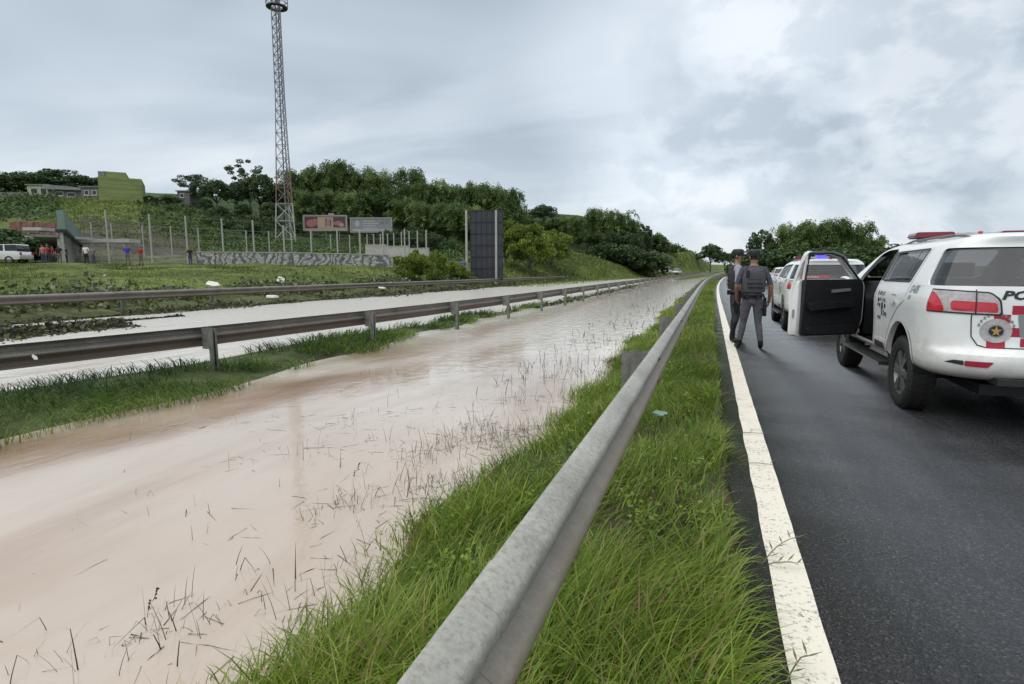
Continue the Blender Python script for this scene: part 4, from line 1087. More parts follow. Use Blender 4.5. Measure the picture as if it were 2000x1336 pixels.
def csg(me, others, op, name):
    """boolean of a mesh with a list of meshes, as a new mesh"""
    tmp = []
    a = bpy.data.objects.new('csg', me); COL.objects.link(a); tmp.append(a)
    for o in others:
        b = bpy.data.objects.new('csg', o); COL.objects.link(b); tmp.append(b)
        md = a.modifiers.new('b', 'BOOLEAN'); md.object = b; md.operation = op; md.solver = 'EXACT'
    dg = bpy.context.evaluated_depsgraph_get()
    res = bpy.data.meshes.new_from_object(a.evaluated_get(dg)); res.name = name
    for o in tmp: bpy.data.objects.remove(o)
    return res
def rounded(poly, r=0.04, n=4):
    out = []; m_ = len(poly)
    for i in range(m_):
        p = Vector(poly[i]); a = Vector(poly[i - 1]) - p; b = Vector(poly[(i + 1) % m_]) - p
        k = min(r, a.length * .45, b.length * .45); pa = p + a.normalized() * k; pb = p + b.normalized() * k
        for j in range(n + 1):
            t = j / n; out.append(tuple(pa * (1 - t) ** 2 + p * 2 * t * (1 - t) + pb * t * t))
    return out
def pr(poly, ax, a, b): return MB().prism(poly, ax, a, b).mesh('cut')
# the body is drawn low, then stretched to its true heights
ZA = [0.0, 0.27, 0.36, 0.48, 0.55, 0.60, 0.70, 0.845, 0.98, 1.165, 1.60, 1.70, 1.78, 1.90, 3.0]
ZB = [0.2, 0.475, 0.51, 0.57, 0.62, 0.665, 0.77, 0.935, 1.105, 1.335, 1.685, 1.765, 1.835, 1.935, 3.0]
def zmap(z): return float(np.interp(z, ZA, ZB))
def zi(z): return float(np.interp(z, ZB, ZA))
WIN_QUARTER = rounded([(-0.54, 1.165), (-2.0, 1.165), (-2.0, 1.60), (-0.46, 1.60)], 0.09)
WIN_REAR = rounded([(-0.05, 1.195), (0.92, 1.19), (0.92, 1.60), (-0.10, 1.61)], 0.04)
DOOR = rounded([(1.03, 0.47), (2.05, 0.47), (2.16, 0.70), (2.16, 1.10), (2.10, 1.20), (1.66, 1.60), (1.46, 1.655), (1.05, 1.66)], 0.06)
WIN_FRONT = rounded([(1.10, 1.19), (2.00, 1.19), (1.60, 1.55), (1.42, 1.60), (1.10, 1.605)], 0.04)
ARCH_R = 0.44; WZ = 0.385; WR = 0.385
def conform(bvh, pts, axis, off, outward):
    """project flat outline points onto the body along x or y, a little proud"""
    out = []
    for p in pts:
        if axis == 'x': o = Vector((outward * 2.0, p[0], p[1])); d = Vector((-outward, 0, 0))
        else: o = Vector((p[0], outward * 4.0, p[1])); d = Vector((0, -outward, 0))
        h = bvh.ray_cast(o, d)
        q = h[0] if h[0] is not None else o + d * (1.06 if axis == 'x' else 3.05)
        nn = h[1] if h[0] is not None else -d
        if nn.dot(d) > 0: nn = -nn
        out.append(q + nn * off)
    return out
def decal(bvh, poly, axis, outward, off=0.003, cuts=0.03):
    """a flat outline, triangulated finely and laid on the body"""
    bm = bmesh.new()
    vs = [bm.verts.new((p[0], p[1], 0)) for p in poly]
    bm.faces.new(vs)
    lo = min(p[0] for p in poly); hi = max(p[0] for p in poly); l2 = min(p[1] for p in poly); h2 = max(p[1] for p in poly)
    for k in range(1, int((hi - lo) / cuts) + 1):
        bmesh.ops.bisect_plane(bm, geom=bm.verts[:] + bm.edges[:] + bm.faces[:], plane_co=(lo + k * cuts, 0, 0), plane_no=(1, 0, 0))
    for k in range(1, int((h2 - l2) / cuts) + 1):
        bmesh.ops.bisect_plane(bm, geom=bm.verts[:] + bm.edges[:] + bm.faces[:], plane_co=(0, l2 + k * cuts, 0), plane_no=(0, 1, 0))
    bm.verts.index_update()
    P = conform(bvh, [(v.co.x, v.co.y) for v in bm.verts], axis, off, outward)
    F = [tuple(v.index for v in f.verts) for f in bm.faces]
    bm.free()
    return P, F
def decal_obj(name, bvh, polys, axis, outward, mat, parent, off=0.003):
    mb = MB()
    for p in polys:
        P_, F_ = decal(bvh, p, axis, outward, off); mb.add(P_, F_)
    return mb.build(name, mat, parent)
def ribbon_obj(name, bvh, path, w, axis, outward, mat, parent, off=0.0015, closed=False):
    mb = MB()
    pts = [Vector(p) for p in path]
    dense = []
    rng = range(len(pts) if closed else len(pts) - 1)
    for i in rng:
        a, b = pts[i], pts[(i + 1) % len(pts)]; n = max(1, int((b - a).length / 0.04))
        dense += [a.lerp(b, j / n) for j in range(n)]
    if not closed: dense.append(pts[-1])
    L_ = []; R_ = []
    for i, p in enumerate(dense):
        t = (dense[(i + 1) % len(dense)] - dense[i - 1]) if closed else (dense[min(i + 1, len(dense) - 1)] - dense[max(i - 1, 0)])
        t = t.normalized(); nrm = Vector((-t.y, t.x)) * w / 2
        L_.append(p + nrm); R_.append(p - nrm)
    A = conform(bvh, L_, axis, off, outward); B = conform(bvh, R_, axis, off, outward)
    n = len(dense)
    F = [(i, (i + 1) % n, n + (i + 1) % n, n + i) for i in range(n if closed else n - 1)]
    mb.add(A + B, F)
    return mb.build(name, mat, parent)
def text_polys(body, size, shear=0.0, bold=0.0, align='LEFT', space=1.0):
    cu = bpy.data.curves.new('t', 'FONT'); cu.body = body; cu.size = size; cu.shear = shear; cu.offset = bold; cu.align_x = align; cu.space_character = space; cu.resolution_u = 2
    ob = bpy.data.objects.new('t', cu); COL.objects.link(ob)
    me = bpy.data.meshes.new_from_object(ob.evaluated_get(bpy.context.evaluated_depsgraph_get()))
    V = [(v.co.x, v.co.y) for v in me.vertices]; F = [tuple(p.vertices) for p in me.polygons]
    bpy.data.objects.remove(ob); bpy.data.curves.remove(cu); bpy.data.meshes.remove(me)
    return V, F
def text_obj(name, bvh, body, size, at, axis, outward, mat, parent, shear=0.0, bold=0.0, mirror=1.0, off=0.004, scale=(1, 1)):
    V, F = text_polys(body, size, shear, bold)
    P_ = conform(bvh, [(at[0] + mirror * x * scale[0], at[1] + y * scale[1]) for x, y in V], axis, off, outward)
    mb = MB().add(P_, F)
    return mb.build(name, mat, parent)
def make_wheel():
    root_t = MB().lathe([(0.245, -0.105), (0.30, -0.125), (0.352, -0.122), (0.376, -0.105), (0.385, -0.07), (0.385, 0.07), (0.376, 0.105), (0.352, 0.122), (0.30, 0.125), (0.245, 0.105)], 'x', 40, closed=True)
    for k in range(40):     # tread blocks
        a = 2 * math.pi * k / 40
        for xx in (-0.075, 0.0, 0.075):
            root_t.box((xx, 0.387 * math.cos(a + xx), 0.387 * math.sin(a + xx)), (0.05, 0.010, 0.045), Matrix.Rotation(a + xx, 3, 'X'))
    ty = root_t.mesh('tyre'); ty.materials.append(TYREM); smooth(ty, 50)
    rm = MB().lathe([(0.250, -0.10), (0.258, -0.092), (0.245, -0.075), (0.228, 0.06), (0.245, 0.10), (0.236, 0.10), (0.215, 0.06), (0.235, -0.08)], 'x', 40, closed=True)
    for k in range(6):
        a = 2 * math.pi * k / 6
        for da, r1 in ((-0.14, .235), (0.14, .235)):
            c0 = Vector((-0.085, 0.055 * math.cos(a), 0.055 * math.sin(a))); c1 = Vector((-0.088, r1 * math.cos(a + da), r1 * math.sin(a + da)))
            d = c1 - c0; rot = Matrix.Rotation(math.atan2(d.z, d.y), 3, 'X')
            rm.box((c0 + c1) / 2, (0.024, d.length, 0.034), rot)
    rm.lathe([(0.065, -0.10), (0.07, -0.07), (0.05, -0.05)], 'x', 18)
    rim = rm.mesh('rim'); rim.materials.append(RIMM); smooth(rim, 35)
    dk = MB().lathe([(0.225, -0.02), (0.225, 0.02)], 'x', 28).lathe([(0.15, -0.045), (0.15, -0.02)], 'x', 24).mesh('brake_disc'); dk.materials.append(RIMD)
    return ty, rim, dk
def make_suv(label):
    root = empty('police_suv'); tag(root, label, 'police car')
    outer = shell_mesh(0.0); inner = shell_mesh(0.045, 20, 50, 'inner', 1)
    bvh = BVHTree.FromPolygons([v.co for v in outer.vertices], [tuple(p.vertices) for p in outer.polygons])
    arches = []
    for y in (0.0, 2.845):
        for s in (-1, 1):
            arches.append(MB().lathe([(ARCH_R, s * 0.60), (ARCH_R, s * 1.2)], 'x', 40, (0, y, WZ + 0.02)).mesh('cut'))
    bump_cut = pr(rounded([(-0.45, 0.20), (0.45, 0.20), (0.38, 0.40), (-0.38, 0.40)], .05), 'y', -2, -0.7)
    shell = csg(outer, [inner], 'DIFFERENCE', 'shell2')
    wq = pr(WIN_QUARTER, 'x', -1.5, 1.5); wr = pr(WIN_REAR, 'x', -1.5, 1.5)
    wfr = pr(WIN_FRONT, 'x', 0.3, 1.5); dcut = pr(DOOR, 'x', -1.5, -0.3)
    ws = pr(rounded([(-0.70, 1.205), (0.70, 1.205), (0.58, 1.66), (-0.58, 1.66)], .08), 'y', 1.2, 3.05)
    body = csg(shell, [wq, wr, wfr, dcut, ws, bump_cut] + arches, 'DIFFERENCE', 'body')
    body.materials.clear(); body.materials.append(WHITE); body.materials.append(TRIMM); smooth(body, 28)
    for p in body.polygons:
        hit = bvh.find_nearest(p.center)
        p.material_index = 1 if hit[1].dot(p.normal) < -0.3 else 0
    link('body', body, root)
    # glass: a thinner skin just inside the paint, cut to each opening
    g_out = shell_mesh(0.010, 24, 60, 'g1', 1); g_in = shell_mesh(0.016, 24, 60, 'g2', 1)
    gsk = csg(g_out, [g_in], 'DIFFERENCE', 'gskin')
    for nm, cut in (('rear_window', wq), ('rear_side_window', pr(WIN_REAR, 'x', -1.5, -0.3)), ('rear_side_window', pr(WIN_REAR, 'x', 0.3, 1.5)), ('front_side_window', wfr), ('windscreen', ws)):
        g = csg(gsk, [cut], 'INTERSECT', nm); g.materials.clear(); g.materials.append(GLASS if nm == 'rear_window' else SIDEG); smooth(g, 40); link(nm, g, root)
    # black window surrounds
    def frame(poly, w, name='window_trim', s=-1):
        ribbon_obj(name, bvh, poly, w, 'x', s, BLACKP, root, 0.004, True)
    for s in (-1, 1):
        frame(WIN_REAR, 0.028, s=s)
        ribbon_obj('pillar_trim', bvh, [(0.18, 1.20), (0.10, 1.60)], 0.028, 'x', s, BLACKP, root, 0.006)
        ribbon_obj('pillar_trim', bvh, [(0.985, 1.19), (0.995, 1.62)], 0.075, 'x', s, BLACKP, root, 0.004)
        ribbon_obj('panel_gap', bvh, [(0.985, 0.45), (0.985, 1.18)], 0.008, 'x', s, INK, root, 0.0015)
        ribbon_obj('panel_gap', bvh, [(-0.16, 1.63), (-0.12, 1.17), (-0.10, 1.02), (0.10, 0.95), (0.34, 0.82), (0.48, 0.66), (0.52, 0.46), (0.985, 0.45)], 0.007, 'x', s, INK, root, 0.0015)
        decal_obj('door_handle', bvh, [rounded([(0.14, 0.985), (0.32, 0.985), (0.32, 1.02), (0.14, 1.02)], .015)], 'x', s, WHITE, root, 0.028)
        decal_obj('rub_strip', bvh, [rounded([(0.55, 0.46), (0.92, 0.45), (0.92, 0.57), (0.55, 0.56)], .02)], 'x', s, BLACKP, root, 0.008)
    frame(WIN_FRONT, 0.03, s=1)
    ribbon_obj('panel_gap', bvh, DOOR, 0.007, 'x', 1, INK, root, 0.0015, True)
    # lamps wrapped round the rear corners
    fat = shell_mesh(0.0, 34, 90, 'fat', 2)
    for s in (-1, 1):
        def lamp(poly, ya, grow, mat, nm, parent):
            sh = fat.copy()
            for v in sh.vertices:
                v.co.x *= (0.955 + grow) / 0.955; v.co.y = v.co.y - grow if v.co.y < 1 else v.co.y
            inn = shell_mesh(0.03, 24, 60, 'inn', 1)
            pl = [(s * x, z) for x, z in poly]
            me_ = csg(sh, [pr(pl, 'y', -1.6, ya)], 'INTERSECT', nm); me_ = csg(me_, [inn], 'DIFFERENCE', nm)
            me_.materials.clear(); me_.materials.append(mat); smooth(me_, 35); return link(nm, me_, parent)
        q = lambda P_: rounded([(x, zi(z)) for x, z in P_], .025)
        o1 = lamp(q([(0.435, 1.075), (1.2, 1.10), (1.2, 1.325), (0.53, 1.285), (0.455, 1.22)]), -0.70, 0.006, BLACKP, 'tail_light', root)
        lamp(q([(0.452, 1.09), (1.2, 1.112), (1.2, 1.313), (0.535, 1.272), (0.47, 1.212)]), -0.71, 0.009, CLEARL, 'clear_lens', o1)
        lamp(q([(0.835, 1.10), (1.2, 1.115), (1.2, 1.312), (0.90, 1.295), (0.86, 1.20)]), -0.715, 0.011, REDL, 'red_lens', o1)
        lamp(q([(0.47, 1.10), (0.80, 1.115), (0.80, 1.205), (0.485, 1.190)]), -0.72, 0.011, REDL, 'red_lens', o1)
        lamp(q([(0.50, 1.122), (0.60, 1.125), (0.60, 1.172), (0.51, 1.167)]), -0.72, 0.014, REDG, 'lamp_reflector', o1)
        lamp(q([(0.66, 1.130), (0.78, 1.135), (0.78, 1.182), (0.66, 1.178)]), -0.72, 0.014, REDG, 'lamp_reflector', o1)
        ribbon_obj('panel_gap', bvh, [(s * 0.63, zi(1.08)), (s * 0.63, zi(1.285))], 0.010, 'y', -1, INK, root, 0.016)
        decal_obj('bumper_slot', bvh, [rounded([(s * 0.82, 0.575), (s * 0.70, 0.557), (s * 0.70, 0.603), (s * 0.77, 0.603)], .012)], 'y', -1, BLACKP, root, 0.004)
        decal_obj('bumper_reflector', bvh, [rounded([(s * 0.695, 0.553), (s * 0.54, 0.548), (s * 0.50, 0.603), (s * 0.695, 0.603)], .012)], 'y', -1, REDPAINT, root, 0.006)
    # tailgate seams, plate, handle bar
    tg = [(-0.63, 1.14), (-0.655, 0.94), (-0.645, 0.80), (-0.60, 0.735), (-0.54, 0.718), (0.54, 0.718), (0.60, 0.735), (0.645, 0.80), (0.655, 0.94), (0.63, 1.14)]
    ribbon_obj('panel_gap', bvh, tg, 0.009, 'y', -1, INK, root, 0.003)
    decal_obj('plate_recess', bvh, [rounded([(-0.30, 0.80), (0.30, 0.80), (0.33, 0.97), (-0.33, 0.97)], .02)], 'y', -1, GREYINK, root, 0.004)
    decal_obj('number_plate', bvh, [rounded([(-0.20, 0.82), (0.20, 0.82), (0.20, 0.95), (-0.20, 0.95)], .01)], 'y', -1, CLEARL, root, 0.012)
    MB().box((0, -0.99, 0.33), (0.95, 0.22, 0.13)).build('rear_valance', BLACKP, root)
    MB().tube([(0.35, -0.6, 0.27), (0.35, -1.02, 0.29)], 0.032, 12).build('exhaust_pipe', SILVER, root, 40)
    # red and white checks on the tailgate
    for x0, x1, z0, z1 in ((-0.372, -0.278, 1.089, 1.168), (-0.498, -0.378, 1.016, 1.089), (-0.378, -0.298, 0.893, 0.973), (-0.298, -0.205, 0.806, 0.879), (-0.538, -0.405, 0.784, 0.857)):
        for s in (1, -1):
            decal_obj('red_check', bvh, [[(s * x0, zi(z0)), (s * x1, zi(z0)), (s * x1, zi(z1)), (s * x0, zi(z1))]], 'y', -1, REDPAINT, root, 0.003)
    # crest: pale ring, grey lettering arc, gold star
    cx, cz = -0.475, zi(0.937)
    ring = lambda r, n=28: [(cx + r * 1.1 * math.cos(2 * math.pi * k / n), cz + r * 0.85 * math.sin(2 * math.pi * k / n)) for k in range(n)]
    cr = decal_obj('crest', bvh, [ring(0.105)], 'y', -1, CLEARL, root, 0.006)
    decal_obj('crest_ring', bvh, [ring(0.055)], 'y', -1, GREYINK, cr, 0.008)
    st = [(cx + (0.042 if k % 2 == 0 else 0.017) * math.sin(math.pi * k / 5), cz + (0.042 if k % 2 == 0 else 0.017) * math.cos(math.pi * k / 5)) for k in range(10)]
    decal_obj('crest_star', bvh, [ring(0.047, 20)], 'y', -1, INK, cr, 0.009); decal_obj('crest_star', bvh, [st], 'y', -1, GOLD, cr, 0.011)
    arc = []
    for k in range(11):
        a = math.radians(160 - 14 * k)
        if k in (5,): continue
        c = (cx + 0.125 * math.cos(a) * 1.05, cz + 0.125 * math.sin(a))
        arc.append([(c[0] - .009, c[1] - .010), (c[0] + .009, c[1] - .010), (c[0] + .007, c[1] + .010), (c[0] - .007, c[1] + .010)])
    for a_ in arc: decal_obj('crest_letter', bvh, [a_], 'y', -1, GREYINK, cr, 0.006)
    text_obj('lettering', bvh, 'POLÍCIA', 0.115, (-0.455, zi(1.222)), 'y', -1, INK, root, 0.25, 0.005, 1.0, 0.005, (1.25, 0.72))
    # side markings
    for s in (-1, 1):
        y0 = 0.93 if s < 0 else -0.12
        mir = -1.0 if s < 0 else 1.0
        text_obj('unit_number', bvh, '17-475', 0.085, (-0.17 if s < 0 else -0.47, 1.095), 'x', s, GREYINK, root, 0.2, 0.003, mir, 0.003)
        text_obj('unit_number', bvh, '190', 0.05, (-0.20 if s < 0 else -0.35, 1.04), 'x', s, GREYINK, root, 0.2, 0.001, mir, 0.003)
        dots = []
        rr = random.Random(5)
        for rw, zz in enumerate((1.06, 1.005, 0.95, 0.895, 0.84)):
            for k in range(7):
                if rr.random() < (0.25, 0.2, 0.1, 0.35, 0.5)[rw]: continue
                yy = 0.86 - k * 0.055 - 0.02 * (rw % 2) + rr.uniform(-.014, .014); zz += rr.uniform(-.008, .008)
                ww = rr.uniform(.018, .034); hh = rr.uniform(.016, .030)
                if rw in (2, 3) and k in (3, 4): hh = .042; ww = .03
                dots.append([(yy - ww / 2, zz - hh), (yy + ww / 2, zz - hh * .8), (yy + ww * .3, zz + hh * .7), (yy - ww * .55, zz + hh * .5)])
        decal_obj('side_emblem', bvh, dots, 'x', s, INK, root, 0.003)
        decal_obj('side_lettering', bvh, [[(0.36, 1.055), (0.20, 1.055), (0.20, 1.065), (0.36, 1.065)], [(0.36, 0.985), (0.22, 0.985), (0.22, 1.0), (0.36, 1.0)]], 'x', s, GREYINK, root, 0.003)
    # arch lips, wells, running boards
    for y in (0.0, 2.845):
        for s in (-1, 1):
            path = [(y + (ARCH_R + 0.018) * math.cos(a), WZ + 0.02 + (ARCH_R + 0.018) * math.sin(a)) for a in np.linspace(-0.05, math.pi + 0.05, 26)]
            ribbon_obj('arch_lip', bvh, path, 0.036, 'x', s, WHITE, root, 0.010)
            w = MB(); n = 20
            for k in range(n + 1):
                a = -0.35 + (math.pi + 0.7) * k / n
                for xx in (0.56, 0.915):
                    w.v.append((s * xx, y + (ARCH_R + 0.012) * math.cos(a), WZ + 0.02 + (ARCH_R + 0.012) * math.sin(a)))
            w.f += [(2 * k, 2 * k + 1, 2 * k + 3, 2 * k + 2) for k in range(n)]
            w.v.append((s * 0.56, y, WZ)); c = len(w.v) - 1
            w.f += [(2 * k, 2 * k + 2, c) for k in range(n)]
            w.build('wheel_well', BLACKP, root)
    for s in (-1, 1):
        rb = MB().prism(rounded([(s * 0.80, 0.365), (s * 0.985, 0.375), (s * 0.985, 0.415), (s * 0.80, 0.425)], .015), 'y', 0.50, 2.36).build('running_board', BLACKP, root, 30)
        MB().box((s * 0.988, 1.43, 0.394), (0.006, 1.84, 0.016)).build('running_board_strip', SILVER, rb)
        for yy in (0.75, 2.1): MB().box((s * 0.80, yy, 0.40), (0.2, 0.05, 0.03)).build('running_board_bracket', BLACKP, rb)
        rl = MB()
        pts = [(s * 0.60, -0.62, 1.715), (s * 0.615, -0.52, 1.745), (s * 0.625, -0.2, 1.762), (s * 0.625, 0.9, 1.760), (s * 0.61, 1.20, 1.735), (s * 0.58, 1.40, 1.70)]
        rl.tube(pts, [.012, .014, .015, .015, .013, .010], 10); rl.build('roof_rail', RIMM, root, 50)
    # light bar on the roof
    lb = MB().prism(rounded([(-0.60, 1.80), (0.60, 1.80), (0.60, 1.815), (-0.60, 1.815)], .006), 'y', 0.93, 1.19).build('light_bar', BLACKP, root)
    for x0, x1 in ((-0.62, -0.22), (0.22, 0.62)):
        MB().prism(rounded([(x0, 1.812), (x1, 1.812), (x1 - 0.02 * (x1 > 0), 1.885), (x0 + 0.02 * (x0 < 0), 1.885)], .03), 'y', 0.92, 1.20).build('red_lens', REDBAR, lb, 40)
    MB().prism(rounded([(-0.215, 1.812), (0.215, 1.812), (0.215, 1.87), (-0.215, 1.87)], .01), 'y', 0.93, 1.19).build('centre_housing', CLEARL, lb, 40)
    for x in (-0.5, 0.5): MB().box((x, 1.06, 1.785), (0.05, 0.2, 0.05)).build('light_bar_foot', BLACKP, lb)
    lamp_o = MB().ball((-0.42, -0.30, 1.79), (0.022, 0.03, 0.018)).build('roof_lamp', REDG, root, 60)
    MB().tube([(0.0, -0.55, 1.76), (0.02, -0.72, 1.80), (0.02, -0.74, 1.95)], [0.02, .012, .004], 8).build('aerial', BLACKP, root)
    # cabin
    MB().box((0, 1.0, 0.40), (1.55, 3.2, 0.05)).build('cabin_floor', TRIMM, root)
    MB().prism(rounded([(2.15, 0.45), (2.75, 0.45), (2.75, 1.12), (2.35, 1.16), (2.12, 0.98)], .06), 'x', -0.80, 0.80).build('dashboard', TRIMM, root, 40)
    sw = MB(); ringp = [(-0.38 + 0.18 * math.cos(a), 2.02 + 0.05 * math.sin(a), 1.02 + 0.17 * math.sin(a)) for a in np.linspace(0, 2 * math.pi, 25)]
    sw.tube(ringp, 0.016, 8, cap=False); sw.tube([(-0.38, 2.02, 1.02), (-0.38, 2.25, 0.92)], 0.03, 8); sw.tube([(-0.54, 2.02, 1.02), (-0.22, 2.02, 1.02)], 0.018, 6)
    sw.build('steering_wheel', SEATM, root, 60)
    def seat(x, y, w=0.50):
        s_ = MB().prism(rounded([(y - 0.05, 0.50), (y + 0.50, 0.52), (y + 0.52, 0.66), (y - 0.05, 0.63)], .05), 'x', x - w / 2, x + w / 2).build('seat', SEATM, root, 40)
        MB().prism(rounded([(y - 0.02, 0.62), (y + 0.10, 0.62), (y - 0.06, 1.22), (y - 0.17, 1.22)], .04), 'x', x - w / 2 + .02, x + w / 2 - .02).build('backrest', SEATM, s_, 40)
        MB().prism(rounded([(y - 0.17, 1.25), (y - 0.06, 1.25), (y - 0.09, 1.44), (y - 0.18, 1.44)], .04), 'x', x - .13, x + .13).build('headrest', SEATM, s_, 40)
    seat(-0.40, 1.30); seat(0.40, 1.30); seat(-0.38, 0.40, .6); seat(0.38, 0.40, .6)
    MB().box((0, -0.42, 0.68), (1.35, 0.70, 0.5)).build('cargo_box', SEATM, root)
    # wheels
    ty, rim, dk = make_wheel()
    for y in (0.0, 2.845):
        for s in (-1, 1):
            w = empty('wheel', (s * 0.80, y, WZ), 0 if s < 0 else math.pi); w.parent = root
            w.rotation_euler = (random.uniform(0, 1.0), 0, 0 if s < 0 else math.pi)
            link('tyre', ty, w); link('rim', rim, w); link('brake_disc', dk, w)
    MB().box((0, 1.4, 0.36), (0.9, 4.2, 0.10)).tube([(-0.75, 0, WZ), (0.75, 0, WZ)], 0.05, 8).build('chassis', BLACKP, root)
    # front face: grille, head lamps
    decal_obj('grille', bvh, [rounded([(-0.55, 0.70), (0.55, 0.70), (0.60, 0.98), (-0.60, 0.98)], .05)], 'y', 1, BLACKP, root, 0.006)
    for s in (-1, 1): decal_obj('headlight', bvh, [rounded([(s * 0.64, 0.86), (s * 0.90, 0.88), (s * 0.90, 1.00), (s * 0.64, 0.98)], .03)], 'y', 1, CLEARL, root, 0.006)
    # right mirror
    MB().ball((1.03, 2.0, 1.16), (0.10, 0.07, 0.085), 14, 10).build('door_mirror', WHITE, root, 60)
    # the left front door hangs on its own hinge, so it can stand open
    HX, HY = -0.915, 2.13
    door = empty('front_door', (HX, HY, 0)); door.parent = root
    small = rounded([(1.036, 0.476), (2.046, 0.476), (2.154, 0.70), (2.154, 1.10), (2.095, 1.197), (1.657, 1.594), (1.458, 1.649), (1.056, 1.654)], 0.06)
    dsk = csg(shell, [pr(small, 'x', -1.5, -0.3)], 'INTERSECT', 'door_skin')
    dsk = csg(dsk, [pr(WIN_FRONT, 'x', -1.5, -0.3)], 'DIFFERENCE', 'door_skin')
    def toloc(me_):
        for v in me_.vertices: v.co.x -= HX; v.co.y -= HY
        return me_
    dsk.materials.clear(); dsk.materials.append(WHITE); smooth(toloc(dsk), 28); link('door_panel', dsk, door)
    g = csg(gsk, [pr(WIN_FRONT, 'x', -1.5, -0.3)], 'INTERSECT', 'door_window'); g.materials.clear(); g.materials.append(CLEARG); smooth(toloc(g), 40); link('door_window', g, door)
    # inner side: white pressed edge, black seal, moulded black trim with armrest and pocket
    ledge = MB().prism(rounded([(1.045, 0.485), (2.03, 0.485), (2.14, 0.70), (2.14, 1.10), (2.10, 1.17), (1.055, 1.17)], .05), 'x', -0.915, -0.80)
    toloc_b = lambda mb: [setattr(mb, 'v', [(x - HX, y - HY, z) for x, y, z in mb.v]), mb][1]
    toloc_b(ledge).build('door_shell_edge', WHITE, door, 30)
    trim = MB().prism(rounded([(1.105, 0.50), (2.0, 0.50), (2.08, 0.72), (2.08, 1.10), (2.04, 1.185), (1.10, 1.185)], .05), 'x', -0.80, -0.755)
    tr = toloc_b(trim).build('door_trim', TRIMM, door, 30)
    arm = MB().prism(rounded([(1.16, 0.84), (1.85, 0.88), (1.88, 0.94), (1.16, 0.93)], .03), 'x', -0.756, -0.69); toloc_b(arm).build('armrest', TRIMM, door, 30)
    pk = MB().prism(rounded([(1.18, 0.53), (1.92, 0.53), (1.98, 0.66), (1.18, 0.64)], .03), 'x', -0.756, -0.71); toloc_b(pk).build('door_pocket', TRIMM, door, 30)
    hd = MB().prism(rounded([(1.55, 1.03), (1.85, 1.05), (1.85, 1.08), (1.55, 1.065)], .01), 'x', -0.756, -0.735); toloc_b(hd).build('inner_handle', SILVER, door, 30)
    # window frame on the inside, with its rubber seal
    wf = MB(); path3 = []
    for yy, zz in [(1.082, 0.55), (1.082, 1.18), (1.075, 1.62), (1.43, 1.625), (1.63, 1.57), (2.06, 1.19)]:
        wdt = float(np.interp(zz, [l[0] for l in LEVELS], [l[1] for l in LEVELS]))
        path3.append((-(wdt - (0.045 if zz > 1.185 else 0.14)) - HX, yy - HY, zz))
    wf.tube(path3[1:], 0.022, 8); wf.build('window_frame', WHITE, door, 50)
    sl = MB(); sl.tube([(p[0] + 0.028, p[1] + (0.012 if i < 3 else -0.004), p[2] - (0 if i < 2 else 0.006)) for i, p in enumerate(path3)], 0.015, 8); sl.build('door_seal', BLACKP, door, 50)
    mr_ = MB(); mr_.v = []; mr_.ball((-0.125, -0.10, 1.15), (0.105, 0.065, 0.085), 16, 10); mr_.tube([(0.0, -0.08, 1.12), (-0.08, -0.09, 1.13)], .03, 8)
    mo = mr_.build('door_mirror', WHITE, door, 60)
    MB().prism(rounded([(-0.215, 1.085), (-0.04, 1.085), (-0.035, 1.20), (-0.20, 1.215)], .035), 'y', -0.172, -0.158).build('mirror_glass', MIRRORM, door, 30)
    bvd = BVHTree.FromPolygons([v.co for v in outer.vertices], [tuple(p.vertices) for p in outer.polygons])
    for zz in (0.55, 0.95):
        MB().box((0.03, -0.01, zz), (0.09, 0.06, 0.07)).build('hinge', WHITE, door)
    MB().box((0.06, -1.09, 0.80), (0.03, 0.012, 0.10)).build('lock_plate', SILVER, door)
    keep = ('wheel', 'tyre', 'rim', 'brake_disc', 'running_board', 'running_board_strip', 'running_board_bracket', 'chassis')
    for o in [root] + list(root.children_recursive):
        if o.type != 'MESH' or o.name.split('.')[0] in keep: continue
        z = np.empty(len(o.data.vertices) * 3, np.float32); o.data.vertices.foreach_get('co', z)
        z[2::3] = np.interp(z[2::3], ZA, ZB); o.data.vertices.foreach_set('co', z); o.data.update()
    return root, door, bvh
def settle(o):
    z = np.empty(len(o.data.vertices) * 3, np.float32); o.data.vertices.foreach_get('co', z)
    z[2::3] = np.interp(z[2::3], ZA, ZB); o.data.vertices.foreach_set('co', z); o.data.update()
    return o
rw = at_z(1768, 795, 0.0)
suv1, door1, SUV_BVH = make_suv('white police SUV with its left front door wide open, nearest the camera')
suv1.location = (rw.x + 0.83, rw.y + 0.02, 0.0)
door1.rotation_euler = (0, 0, R(-57))
# the second SUV ahead, doors shut, its blue lamp lit
suv2 = copy_tree(suv1)
tag(suv2, 'white police SUV seen through the open door, its blue roof lamp lit', 'police car')
for c in suv2.children:
    if c.name.startswith('front_door'): c.rotation_euler = (0, 0, 0)
f2 = at_z(1514, 626, 0.0)
suv2.scale = (0.95,) * 3
suv2.location = (f2.x + 0.80 * .95, f2.y - 2.845 * .95, float(r_off(f2.y)) - 0.0)
suv2.rotation_euler = (0, 0, R(-0.5))
for c in suv2.children:
    if c.name.startswith('light_bar'):
        settle(MB().prism(rounded([(-0.08, 1.80), (0.16, 1.80), (0.16, 1.91), (-0.08, 1.91)], .02), 'y', 0.90, 1.22).build('blue_lens', BLUEL, c, 40))
rd = settle(decal_obj('window_banner', SUV_BVH, [rounded([(-0.72, 1.19), (-0.02, 1.19), (-0.06, 1.27), (-0.72, 1.27)], .01)], 'y', -1, REDPAINT, suv2, 0.006))
